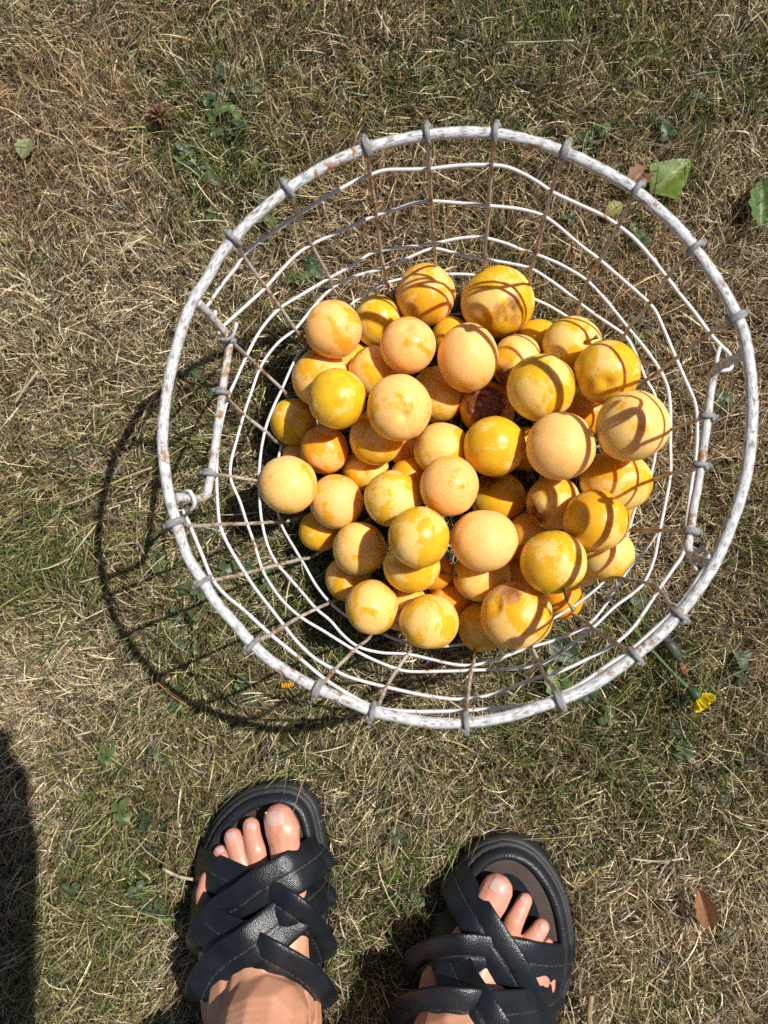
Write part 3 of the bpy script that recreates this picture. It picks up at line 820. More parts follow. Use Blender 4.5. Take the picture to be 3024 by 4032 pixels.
def skin_mat():
    m, N, L, B = newmat('skin')
    at = nd(N, 'ShaderNodeAttribute'); at.attribute_name = 'Col'
    tc = nd(N, 'ShaderNodeTexCoord')
    n = nd(N, 'ShaderNodeTexNoise'); n.inputs['Scale'].default_value = 70; n.inputs['Detail'].default_value = 4
    L.new(tc.outputs['Object'], n.inputs['Vector'])
    r = ramp(N, [(.3, (.86, .80, .78)), (.7, (1, 1, 1))]); L.new(n.outputs[0], r.inputs[0])
    mu = nd(N, 'ShaderNodeMix', data_type='RGBA', blend_type='MULTIPLY'); mu.inputs[0].default_value = 1
    L.new(at.outputs['Color'], mu.inputs[6]); L.new(r.outputs[0], mu.inputs[7])
    L.new(mu.outputs[2], B.inputs['Base Color'])
    B.inputs['Roughness'].default_value = .42
    B.inputs['Subsurface Weight'].default_value = .25
    B.inputs['Subsurface Radius'].default_value = (1, .35, .2)
    B.inputs['Subsurface Scale'].default_value = .004
    n2 = nd(N, 'ShaderNodeTexNoise'); n2.inputs['Scale'].default_value = 900; n2.inputs['Detail'].default_value = 3
    L.new(tc.outputs['Object'], n2.inputs['Vector'])
    b = nd(N, 'ShaderNodeBump'); b.inputs['Strength'].default_value = .35; b.inputs['Distance'].default_value = .0004
    L.new(n2.outputs[0], b.inputs['Height']); L.new(b.outputs[0], B.inputs['Normal'])
    return m
M_skin = skin_mat()
M_nail = simple('toenail', (.50, .31, .26), .35, (.56, .37, .31), 120, 0, .4, .2)
M_leath = None
def leather_mat(name, c, rough, scale, dist, stitch=True):
    m, N, L, B = newmat(name)
    tc = nd(N, 'ShaderNodeTexCoord')
    v = nd(N, 'ShaderNodeTexVoronoi'); v.inputs['Scale'].default_value = scale
    L.new(tc.outputs['Object'], v.inputs['Vector'])
    n = nd(N, 'ShaderNodeTexNoise'); n.inputs['Scale'].default_value = 60; n.inputs['Detail'].default_value = 4
    L.new(tc.outputs['Object'], n.inputs['Vector'])
    r = ramp(N, [(.3, c), (.75, tuple(x * 1.7 + .004 for x in c))]); L.new(n.outputs[0], r.inputs[0])
    col = r.outputs[0]
    if stitch:
        uv = nd(N, 'ShaderNodeUVMap'); uv.uv_map = 'UVMap'
        sp = nd(N, 'ShaderNodeSeparateXYZ'); L.new(uv.outputs[0], sp.inputs[0])
        d = nd(N, 'ShaderNodeMath', operation='SUBTRACT'); L.new(sp.outputs[1], d.inputs[0]); d.inputs[1].default_value = .5
        ab = nd(N, 'ShaderNodeMath', operation='ABSOLUTE'); L.new(d.outputs[0], ab.inputs[0])
        nn = nd(N, 'ShaderNodeTexNoise'); nn.inputs['Scale'].default_value = 500; L.new(tc.outputs['Object'], nn.inputs['Vector'])
        lt = nd(N, 'ShaderNodeMath', operation='LESS_THAN'); L.new(ab.outputs[0], lt.inputs[0]); lt.inputs[1].default_value = .022
        g = nd(N, 'ShaderNodeMath', operation='MULTIPLY'); L.new(lt.outputs[0], g.inputs[0])
        rr = ramp(N, [(.42, g3(0)), (.55, g3(1))]); L.new(nn.outputs[0], rr.inputs[0]); L.new(rr.outputs[0], g.inputs[1])
        mx = nd(N, 'ShaderNodeMix', data_type='RGBA'); L.new(g.outputs[0], mx.inputs[0]); L.new(col, mx.inputs[6]); mx.inputs[7].default_value = (.045, .043, .038, 1)
        col = mx.outputs[2]
    L.new(col, B.inputs['Base Color'])
    B.inputs['Roughness'].default_value = rough
    B.inputs['Specular IOR Level'].default_value = .45
    b = nd(N, 'ShaderNodeBump'); b.inputs['Strength'].default_value = .5; b.inputs['Distance'].default_value = dist
    sm = nd(N, 'ShaderNodeMath', operation='ADD'); L.new(v.outputs['Distance'], sm.inputs[0]); L.new(n.outputs[0], sm.inputs[1])
    L.new(sm.outputs[0], b.inputs['Height']); L.new(b.outputs[0], B.inputs['Normal'])
    return m
M_leath = leather_mat('black_leather', (.0045, .006, .009), .33, 1100, .00035)
M_roll = leather_mat('rolled_leather', (.010, .012, .015), .38, 900, .0005, False)
M_sole = leather_mat('black_rubber', (.018, .018, .019), .62, 700, .0004, False)
M_bed = leather_mat('brown_footbed', (.030, .018, .015), .6, 1200, .0004, False)

# join feet and torso into one body mesh with skin colours
def join_body():
    V = []; F = []; C = []
    for me, red in ((meL, 'L'), (meR, 'R'), (meB, None)):
        o = len(V)
        n = len(me.vertices)
        co = np.zeros(n * 3); me.vertices.foreach_get('co', co); co = co.reshape(-1, 3)
        base = np.tile(np.array([.56, .285, .175]), (n, 1))
        if red:
            tips = [Vector(LT(*t[0][:3])) if red == 'L' else Vector(RT(*t[0][:3])) for t in (Ltoes if red == 'L' else Rtoes)]
            d = np.min([np.linalg.norm(co - np.array(t), axis=1) for t in tips], axis=0)
            k = np.clip(1 - (d - .006) / .018, 0, 1)[:, None]
            base = base * (1 - k) + np.array([.66, .26, .20]) * k
            y0 = (LT(600, 1250, .05) if red == 'L' else RT(600, 1250, .05)).y
            k2 = np.clip((co[:, 1:2] - y0) / .03, 0, 1) * .5
            base = base * (1 - k2) + np.array([.66, .31, .22]) * k2
        V.extend(map(tuple, co)); C.extend(map(tuple, base))
        for p in me.polygons:
            F.append(tuple(i + o for i in p.vertices))
    me = bpy.data.meshes.new('body')
    me.from_pydata(V, [], F)
    me.polygons.foreach_set('use_smooth', [True] * len(F))
    ca = me.color_attributes.new('Col', 'FLOAT_COLOR', 'POINT')
    c = np.ones((len(V), 4), dtype=np.float32); c[:, :3] = np.array(C); ca.data.foreach_set('color', c.ravel())
    return me
person = empty('person', (-.07, -.45, 0), label='person in black crossed-strap sandals, standing over the basket, bare toes and ankle showing', category='person')
bodyme = join_body()
body = link('body', bodyme, M_skin, person)
bvL = BVHTree.FromPolygons([v.co for v in meL.vertices], [tuple(p.vertices) for p in meL.polygons])
bvR = BVHTree.FromPolygons([v.co for v in meR.vertices], [tuple(p.vertices) for p in meR.polygons])

def nail(T, bv, u, v, w_, l_, ang, curve=.35):
    """nail patch centred at tile (u,v), projected on the toe"""
    mb = MB(); nu, nv = 10, 10
    vs = []; fs = []; ok = True
    ca, sa = math.cos(ang), math.sin(ang)
    for j in range(nv + 1):
        for i in range(nu + 1):
            a = (i / nu - .5) * 2; b = (j / nv - .5) * 2
            # rounded-square outline
            k = (1 - .16 * a * a * b * b)
            x = a * w_ / 2 * k; y = b * l_ / 2 * k * (1 + (.10 if b > 0 else 0) * (1 - a * a)) 
            uu = u + x * ca - y * sa; vv = v + x * sa + y * ca
            d = (T(uu, vv, 0) - CAM).normalized()
            h = bv.ray_cast(CAM, d)
            if h[0] is None:
                p = T(uu, vv, .05)
            else:
                e = max(abs(a), abs(b))
                p = h[0] + h[1] * (.0006 - .0009 * max(0, e - .82) / .18) - d * 0
                if b < -.8: p = p - d * .0003
            vs.append(p)
    for j in range(nv):
        for i in range(nu):
            fs.append((j * (nu + 1) + i, j * (nu + 1) + i + 1, (j + 1) * (nu + 1) + i + 1, (j + 1) * (nu + 1) + i))
    mb.add(vs, fs)
    link('toenail', mb.mesh('toenail'), M_nail, body)
for a in [(888, 498, 150, 118, -.12), (718, 556, 84, 52, .05), (570, 622, 90, 56, -.25), (488, 728, 70, 46, -.35)]:
    nail(LT, bvL, *a)
for a in [(853, 625, 140, 118, .55), (1040, 722, 78, 50, .6), (1180, 925, 74, 50, .95), (1212, 1040, 52, 36, 1.0)]:
    nail(RT, bvR, *a)

# ---- sandals
soleL = [(900, 203), (1010, 205), (1120, 245), (1205, 340), (1250, 480), (1275, 640), (1285, 850), (1280, 1050), (1255, 1300), (1235, 1500), (1228, 1700), (1235, 1990), (1225, 2200), (1150, 2400),
         (980, 2500), (780, 2500), (600, 2400), (480, 2200), (420, 1990), (412, 1800), (400, 1600), (375, 1450), (345, 1250), (340, 1080), (352, 850), (385, 690), (432, 565), (500, 440), (610, 325), (740, 240)]
soleR = [(870, 205), (985, 222), (1125, 300), (1235, 430), (1320, 590), (1365, 760), (1390, 950), (1380, 1100), (1360, 1250), (1310, 1400), (1270, 1530), (1240, 1640), (1190, 1900), (1110, 2200), (990, 2450),
         (800, 2600), (560, 2620), (330, 2500), (190, 2300), (140, 2050), (140, 1800), (160, 1640), (200, 1480), (240, 1330), (285, 1200), (340, 1050), (395, 900), (440, 760), (480, 640), (545, 480), (605, 360), (725, 250)]
def offset_poly(P, d):
    n = len(P); out = []
    for i in range(n):
        a, b, c = P[i - 1], P[i], P[(i + 1) % n]
        t = (c - a).normalized()
        nrm = Vector((-t.y, t.x, 0))
        out.append(b + nrm * d)
    return out
def make_sandal(T, poly, side, bv, straps, label):
    P = [T(u, v, .004) for u, v in poly]
    P = catmull(P + [P[0]], .004)[:-1]
    area = sum(P[i - 1].x * P[i].y - P[i].x * P[i - 1].y for i in range(len(P)))
    if area < 0:
        P.reverse()          # counter-clockwise: left normal points inward
    cen = sum(P, Vector()) / len(P)
    root = empty('sandal', (0, 0, 0)); root.parent = person
    root['label'] = label
    root.location = Vector((cen.x, cen.y, 0)) - wloc(person)
    n = len(P)
    def loft(levels, name, mat, capin=False, capbot=False, tex=0):
        mb = MB(); vs = []; fs = []; uvs = []
        for li, (ins, z, tx) in enumerate(levels):
            Q = offset_poly(P, ins)
            # keep deep insets clean by smoothing
            for _ in range(int(ins / .004) * 2):
                Q = [(Q[i - 1] + Q[i] * 2 + Q[(i + 1) % n]) / 4 for i in range(n)]
            for i, q in enumerate(Q):
                zz = z
                if tx:
                    zz = z + tx * (1 if (i // 1) % 2 else -1)
                heel = max(0, min(1, (cen.y - q.y) / .12))
                vs.append(Vector((q.x, q.y, zz + .010 * heel * (z > .006)))); uvs.append((i * .4, li))
        m = len(levels)
        for li in range(m - 1):
            for i in range(n):
                j = (i + 1) % n
                fs.append((li * n + i, li * n + j, (li + 1) * n + j, (li + 1) * n + i))
        if capin:
            fs.append(tuple((m - 1) * n + i for i in range(n)))
        if capbot:
            fs.append(tuple(reversed(range(n))))
        mb.add(vs, fs, uvs)
        return link(name, mb.mesh(name), mat, root)
    loft([(.004, .002, 0), (.0005, .003, 0), (.0, .008, .0012), (.0012, .0115, 0), (.0002, .0135, .0008), (.0008, .0185, 0), (.0022, .0205, 0), (.0040, .0208, 0)], 'outsole', M_sole, True, True)
    loft([(.0034, .0203, 0), (.0032, .0235, .0005), (.0048, .0252, .0006), (.0066, .0250, .0006), (.0078, .0238, 0), (.0080, .0215, 0)], 'welt', M_sole, True)
    loft([(.0072, .0225, 0), (.0068, .0270, 0), (.0080, .0315, 0), (.0105, .0340, 0), (.0130, .0335, 0), (.0150, .0312, 0), (.0160, .0290, 0)], 'rolled_edge', M_roll, True)
    loft([(.0150, .0292, 0), (.0175, .0297, 0), (.0300, .0288, 0)], 'footbed', M_bed, True)
    for st in straps:
        pts, wid = st
        # sample 2D path, ray cast on the foot
        path2 = catmull([Vector((u, v, lift)) for u, v, lift in pts], 18)
        raw = []
        for q in path2:
            d = (T(q.x, q.y, 0) - CAM).normalized()
            h = bv.ray_cast(CAM, d)
            raw.append((q, h[0].z if h[0] is not None else None))
        m = len(raw)
        z0 = .019; zl = []
        for i, (q, z) in enumerate(raw):
            t = min(i, m - 1 - i)
            zz = (z + .0016) if z is not None else None
            zl.append(zz)
        # also look across the strap width so that it clears the toes
        kn = [i for i in range(m) if zl[i] is not None]
        arr = np.array([zl[i] if zl[i] is not None else np.nan for i in range(m)])
        arr[0] = z0; arr[-1] = z0
        # concave upper envelope (a strap in tension)
        idx = [i for i in range(m) if not np.isnan(arr[i])]
        hull = []
        for i in idx:
            while len(hull) >= 2:
                a, b = hull[-2], hull[-1]
                if (arr[b] - arr[a]) * (i - a) <= (arr[i] - arr[a]) * (b - a) + 1e-9:
                    hull.pop()
                else:
                    break
            hull.append(i)
        env = np.interp(range(m), hull, arr[hull])
        env = env + .0
        for _ in range(14):
            e = env.copy(); e[1:-1] = (env[:-2] + env[1:-1] * 2 + env[2:]) / 4; env = e
        # round shoulders instead of straight tent
        sidebulge = np.array([min(1, min(i, m - 1 - i) / (m * .16)) for i in range(m)])
        env = z0 + (env - z0) * (0.15 * sidebulge ** .5 + .85) + .010 * np.sqrt(sidebulge) * (1 - sidebulge)
        C3 = [T(raw[i][0].x, raw[i][0].y, env[i] + raw[i][0].z) for i in range(m)]
        # resample
        C3 = catmull(C3[::3] + ([C3[-1]] if (m - 1) % 3 else []), .0025)
        m = len(C3)
        over = (C3[-1] - C3[0]); over.z = 0; over.normalize()
        mb = MB(); vs = []; fs = []; uvs = []
        prof = []
        K = 24
        for k in range(K + 1):
            v = -1 + 2 * k / K
            lobe = .0012 * abs(math.sin(math.pi * (v + 1) * .999)) ** .42
            prof.append((v, .0008 + lobe))
        s = 0
        ring = 2 * (K + 1)
        for i, p in enumerate(C3):
            t = (C3[min(i + 1, m - 1)] - C3[max(i - 1, 0)]).normalized()
            th = Vector((t.x, t.y, 0))
            loc = (over * .6 + th.normalized() * .4).normalized() if th.length > .2 else over
            L = Vector((-loc.y, loc.x, 0))
            b = (L - t * L.dot(t)).normalized()
            nrm = t.cross(b) 
            if nrm.z < 0: nrm = -nrm
            if abs(nrm.z) < .05:
                pass
            if i: s += (p - C3[i - 1]).length
            wd = wid * 1.24 * (1 - .10 * (1 - min(1, min(i, m - 1 - i) / (m * .12))))
            for v, h in prof:
                cr = -.0010 * v * v
                vs.append(p + b * (v * wd / 2) + nrm * (h + cr)); uvs.append((s * 100, (v + 1) / 2))
            for v, h in reversed(prof):
                cr = -.0010 * v * v
                vs.append(p + b * (v * wd / 2 * .985) + nrm * (-.0008 + cr)); uvs.append((s * 100, .0))
        for i in range(m - 1):
            for k in range(ring):
                k2 = (k + 1) % ring
                fs.append((i * ring + k, i * ring + k2, (i + 1) * ring + k2, (i + 1) * ring + k))
        fs.append(tuple(range(ring))); fs.append(tuple((m - 1) * ring + k for k in reversed(range(ring))))
        mb.add(vs, fs, uvs)
        link('strap', mb.mesh('strap'), M_leath, root)
    return root
O = .0042
strL = [
 ([(330, 835, .0), (400, 880, .001), (520, 940, .001), (700, 1020, 0), (880, 1120, O * .4), (1030, 1220, O), (1140, 1350, O * .6), (1200, 1440, 0), (1225, 1530, 0)], .0265),       # A
 ([(1250, 720, 0), (1180, 790, .001), (1080, 860, .001), (950, 935, .001), (800, 1020, O), (650, 1130, O * .8), (520, 1215, 0), (430, 1320, 0), (370, 1440, 0), (350, 1530, 0)], .0285),  # B
 ([(1262, 960, 0), (1200, 1030, 0), (1060, 1150, 0), (880, 1310, 0), (700, 1450, O), (550, 1550, O * .8), (430, 1670, .001), (370, 1800, 0), (345, 1900, 0)], .029),  # C
 ([(290, 1100, 0), (350, 1215, .001), (460, 1320, O), (600, 1395, O * .5), (750, 1490, 0), (900, 1570, .001), (1060, 1660, .001), (1160, 1760, 0), (1225, 1880, 0)], .028)]   # D
strR = [
 ([(520, 520, 0), (570, 640, .001), (680, 840, .002), (800, 1030, O), (900, 1180, O), (1000, 1370, O * .5), (1060, 1500, 0), (1120, 1620, 0), (1200, 1760, 0), (1260, 1840, 0)], .0265),   # A'
 ([(225, 1340, 0), (300, 1215, .001), (450, 1140, O * .8), (610, 1128, O), (760, 1140, 0), (900, 1150, 0), (1030, 1170, .001), (1200, 1200, .001), (1320, 1195, 0), (1385, 1180, 0)], .0275),  # H1
 ([(400, 850, 0), (430, 930, 0), (480, 1110, 0), (560, 1300, 0), (660, 1470, O), (770, 1640, O * .8), (900, 1830, 0), (1060, 2000, 0), (1180, 2090, 0)], .0270),  # C'
 ([(140, 1690, 0), (210, 1570, .001), (400, 1520, .001), (600, 1530, 0), (780, 1550, 0), (950, 1550, O), (1120, 1525, O * .8), (1240, 1480, 0), (1320, 1400, 0)], .0275)]  # H2
make_sandal(LT, soleL, -1, bvL, strL, 'left black leather sandal with four padded crossing straps and a thick rubber sole')
make_sandal(RT, soleR, 1, bvR, strR, 'right black leather sandal, turned slightly outward, with padded crossing straps')

# ------------------------------------------------------------------ grass
def poly_world(T, poly, z=.004, grow=0):
    P = [T(u, v, z) for u, v in poly]
    c = sum(P, Vector()) / len(P)
    return np.array([((p.x - c.x) * (1 + grow) + c.x, (p.y - c.y) * (1 + grow) + c.y) for p in P])
def inside(poly, X, Y):
    r = np.zeros(X.shape, dtype=bool)
    n = len(poly)
    for i in range(n):
        x1, y1 = poly[i - 1]; x2, y2 = poly[i]
        c = ((y1 > Y) != (y2 > Y)) & (X < (x2 - x1) * (Y - y1) / (y2 - y1 + 1e-12) + x1)
        r ^= c
    return r
PLY = [poly_world(LT, soleL), poly_world(RT, soleR)]
def blob(X, Y, fx, fy, fr):
    p = pt(fx, fy, 0); r = fr * pxs(0)
    return np.exp(-((X - p.x) ** 2 + (Y - p.y) ** 2) / (r * r))
def vnoise(X, Y, s, seed):
    r = np.random.default_rng(seed)
    g = r.random((128, 128))
    x = X * s + 500.3; y = Y * s + 500.7
    xi = np.floor(x).astype(int); yi = np.floor(y).astype(int)
    fx = x - xi; fy = y - yi
    fx = fx * fx * (3 - 2 * fx); fy = fy * fy * (3 - 2 * fy)
    a = g[xi % 128, yi % 128]; b = g[(xi + 1) % 128, yi % 128]; c = g[xi % 128, (yi + 1) % 128]; d = g[(xi + 1) % 128, (yi + 1) % 128]
    return a * (1 - fx) * (1 - fy) + b * fx * (1 - fy) + c * (1 - fx) * fy + d * fx * fy
def greenness(X, Y):
    g = .27 + .55 * (vnoise(X, Y, 14, 1) - .5) + .35 * (vnoise(X, Y, 40, 2) - .5)
    for (fx, fy, fr, a) in [(850, 650, 260, .5), (900, 300, 300, .2), (150, 2200, 330, .5), (1950, 220, 420, .4), (1350, 2350, 380, .35), (2300, 2650, 350, .35), (350, 3400, 420, .35),
                            (1550, 3450, 200, .35), (1350, 3000, 250, .2), (900, 1850, 300, .25), (700, 2500, 300, .2), (200, 600, 600, -.35), (450, 1250, 350, -.35), (250, 2700, 330, -.35),
                            (2650, 1500, 450, -.25), (2800, 3500, 450, -.2), (1450, 850, 300, -.2), (2350, 900, 350, -.1), (2650, 2650, 300, .15), (2500, 300, 400, .15)]:
        g = g + a * blob(X, Y, fx, fy, fr)
    return np.clip(g, .02, .9)
def paleness(X, Y):
    p = .45 + .5 * (vnoise(X, Y, 11, 5) - .5)
    for (fx, fy, fr, a) in [(300, 500, 700, -.25), (450, 1250, 350, .25), (250, 2700, 420, .4), (2500, 1400, 600, -.25), (1400, 3100, 900, .3), (2700, 3400, 600, .15), (1800, 1000, 600, -.2), (2300, 2600, 500, -.1)]:
        p = p + a * blob(X, Y, fx, fy, fr)
    return np.clip(p, 0, 1)
def make_blades(X, Y, Lm, Lv, Wm, name, flat=0.0, zbase=0.0, seg=4, kind=None):
    n = len(X)
    L = Lm * np.exp(rng.normal(0, Lv, n))
    az = vnoise(X, Y, 9, 21) * 9 + vnoise(X, Y, 30, 22) * 5 + rng.normal(0, 1.25, n)
    el = np.clip(rng.normal(.85 - flat, .42, n), .03, 1.45)      # starting elevation
    bend = rng.normal(-.75, .8, n)                                # elevation change along blade
    turn = rng.normal(0, .55, n)                                  # sideways curl
    W = Wm * np.exp(rng.normal(0, .3, n))
    roll = rng.uniform(0, np.pi, n)
    gr = greenness(X, Y); pa = paleness(X, Y)
    u = rng.random(n); u2 = rng.random(n)
    straw = np.array([.86, .72, .48]); tan = np.array([.62, .44, .235]); brown = np.array([.20, .125, .06]); grey = np.array([.42, .37, .30])
    green = np.array([.13, .19, .04]); ygreen = np.array([.38, .38, .13]); dgreen = np.array([.045, .085, .022])
    k = u2[:, None]
    dry = np.where((u2 < pa * .8 + .15)[:, None], straw, tan)
    dry = np.where((u2 > .90)[:, None], brown, dry)
    dry = np.where(((u2 > .82) & (u2 <= .90))[:, None], grey, dry)
    gm = rng.random(n)
    gc = np.where((gm < .45)[:, None], green, np.where((gm < .8)[:, None], ygreen, dgreen))
    col = np.where((u < gr)[:, None], gc, dry) * np.exp(rng.normal(0, .18, n))[:, None]
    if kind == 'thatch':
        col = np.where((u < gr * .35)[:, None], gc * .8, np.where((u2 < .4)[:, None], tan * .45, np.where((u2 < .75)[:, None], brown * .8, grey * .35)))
    isg = (u < gr)
    L = L * np.where(isg, 1.15, 1.0)
    ts = np.linspace(0, 1, seg + 1)
    px_, py_, pz_ = X.copy(), Y.copy(), np.full(n, 0.0) + zbase
    if kind == 'thatch':
        pz_ = pz_ + rng.random(n) * .006
    verts = np.zeros((n, seg + 1, 2, 3), dtype=np.float32)
    for k_, t in enumerate(ts):
        e = el + bend * t
        a = az + turn * t
        dx = np.cos(a) * np.cos(e); dy = np.sin(a) * np.cos(e); dz = np.sin(e)
        # side vector
        sx, sy = -np.sin(a), np.cos(a)
        nx = -np.cos(a) * np.sin(e); ny = -np.sin(a) * np.sin(e); nz = np.cos(e)
        cr, sr = np.cos(roll + t * 1.2), np.sin(roll + t * 1.2)
        wx = sx * cr + nx * sr; wy = sy * cr + ny * sr; wz = nz * sr
        wd = W * (1 - .85 * t ** 2.2) * .5
        verts[:, k_, 0, 0] = px_ - wx * wd; verts[:, k_, 0, 1] = py_ - wy * wd; verts[:, k_, 0, 2] = pz_ - wz * wd
        verts[:, k_, 1, 0] = px_ + wx * wd; verts[:, k_, 1, 1] = py_ + wy * wd; verts[:, k_, 1, 2] = pz_ + wz * wd
        st = L / seg
        px_ = px_ + dx * st; py_ = py_ + dy * st
        pz_ = np.maximum(pz_ + dz * st, .0012 + .004 * rng.random(n))
    # keep blades off the sandals
    tipx, tipy = verts[:, -1, 0, 0], verts[:, -1, 0, 1]
    midx, midy = verts[:, seg // 2, 0, 0], verts[:, seg // 2, 0, 1]
    bad = np.zeros(n, dtype=bool)
    for P in PLY:
        hit = inside(P, tipx, tipy) | inside(P, midx, midy) | inside(P, X, Y)
        bad |= hit
    good = ~bad
    verts = verts[good]; col = col[good]
    n = len(verts)
    V = verts.reshape(-1, 3)
    nv = (seg + 1) * 2
    base = (np.arange(n) * nv)[:, None, None]
    q = np.array([[2 * i, 2 * i + 1, 2 * i + 3, 2 * i + 2] for i in range(seg)])[None]
    Q = (base + q).reshape(-1, 4).astype(np.int32)
    me = bpy.data.meshes.new(name)
    me.vertices.add(len(V)); me.vertices.foreach_set('co', V.ravel())
    me.loops.add(Q.size); me.loops.foreach_set('vertex_index', Q.ravel())
    me.polygons.add(len(Q)); me.polygons.foreach_set('loop_start', np.arange(len(Q), dtype=np.int32) * 4)
    try:
        me.polygons.foreach_set('loop_total', np.full(len(Q), 4, dtype=np.int32))
    except Exception:
        pass
    me.polygons.foreach_set('use_smooth', np.ones(len(Q), dtype=bool))
    ca = me.color_attributes.new('Col', 'FLOAT_COLOR', 'POINT')
    c = np.ones((n, nv, 4), dtype=np.float32); c[:, :, :3] = col[:, None, :]
    ca.data.foreach_set('color', c.ravel())
    me.update(); me.validate()
    return me
def scatter(n, x0, x1, y0, y1, hole=None):
    X = rng.uniform(x0, x1, n); Y = rng.uniform(y0, y1, n)
    if hole:
        k = ~((X > hole[0]) & (X < hole[1]) & (Y > hole[2]) & (Y < hole[3]))
        X, Y = X[k], Y[k]
    return X, Y
INB = (-.46, .37, -.53, .54)
X, Y = scatter(150000, *INB)
me = make_blades(X, Y, .021, .38, .00082, 'lawn_blades')
link('grass', me, M_grass, kind='stuff', label='dry straw-coloured and green lawn grass under the basket', category='grass')
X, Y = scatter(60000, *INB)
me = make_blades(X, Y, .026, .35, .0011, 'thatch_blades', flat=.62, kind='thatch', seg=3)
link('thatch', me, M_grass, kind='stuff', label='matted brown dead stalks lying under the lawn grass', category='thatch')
X, Y = scatter(110000, -1.5, 1.5, -1.5, 1.5, INB)
me = make_blades(X, Y, .026, .35, .0022, 'outer_blades', flat=.2, seg=3)
link('outer_grass', me, M_grass, kind='stuff', label='dry lawn grass around the area of the basket', category='grass')

# long pale straws lying on top, a few over the sandal edges
# ------------------------------------------------------------------ leaves, clover, flower
def leaf_mesh(outline, length, width, fold=.15, bendz=.1, col=(.1, .2, .04), vein=None, seed=0):
    """outline: function t -> half width (0..1); leaf along +Y, normal +Z"""
    mb = MB(); nu, nv = 8, 22
    vs = []; fs = []; cs = []
    rr = random.Random(seed)
    for j in range(nv + 1):
        t = j / nv
        for i in range(nu + 1):
            a = (i / nu - .5) * 2
            hw = outline(t) * width / 2
            x = a * hw; y = t * length
            z = abs(a) * hw * fold * 2 - bendz * length * (t - .3) ** 2 + .02 * length * noise.noise(Vector((a * 2, t * 5, seed)))
            vs.append(Vector((x, y, z)))
            c = Vector(col)
            if vein and (abs(a) < .07 or abs((t * 7 + abs(a) * 1.6) % 1 - .5) < .07):
                c = Vector(vein)
            cs.append(tuple(c))
    for j in range(nv):
        for i in range(nu):
            fs.append((j * (nu + 1) + i, j * (nu + 1) + i + 1, (j + 1) * (nu + 1) + i + 1, (j + 1) * (nu + 1) + i))
    mb.add(vs, fs); mb.col = cs
    return mb
def put(mb_dst, mb_src, M):
    o = len(mb_dst.v)
    mb_dst.v.extend([tuple(M @ Vector(p)) for p in mb_src.v]); mb_dst.uv.extend(mb_src.uv); mb_dst.col.extend(mb_src.col)
    mb_dst.f.extend([tuple(i + o for i in f) for f in mb_src.f]); mb_dst.mi.extend(mb_src.mi)
clover_src = []
for s in range(5):
    r = random.Random(s)
    mb = MB()
    nl = [1, 2, 3, 2, 3][s]
    for k in range(nl):
        base = Vector((r.uniform(-.010, .010), r.uniform(-.010, .010), r.uniform(.011, .018))) if nl > 1 else Vector((0, 0, .014))
        col = r.choice([(.07, .12, .06), (.10, .15, .075), (.13, .19, .06)])
        for q in range(3):
            sz = r.uniform(.0065, .0095)
            lf = leaf_mesh(lambda t: (math.sin(math.pi * min(1, t * 1.02)) ** .55) * (.75 + .25 * t) if 0 < t < 1 else .05, sz, sz * .95, .12, .25, col, None, s * 10 + q)
            M = Matrix.Translation(base) @ Matrix.Rotation(q * 2.09 + r.uniform(-.3, .3), 4, 'Z') @ Matrix.Rotation(r.uniform(-.55, .5), 4, 'X') @ Matrix.Rotation(r.uniform(-.4, .4), 4, 'Y')
            put(mb, lf, M)
        tube(mb, [Vector((base.x * .3, base.y * .3, .001)), base * .6 + Vector((.002, 0, 0)), base], .0004, seg=5, step=.003, col=(.12, .2, .05))
    clover_src.append(mb.mesh('clover'))
    clover_src[-1].materials.append(M_leaf)
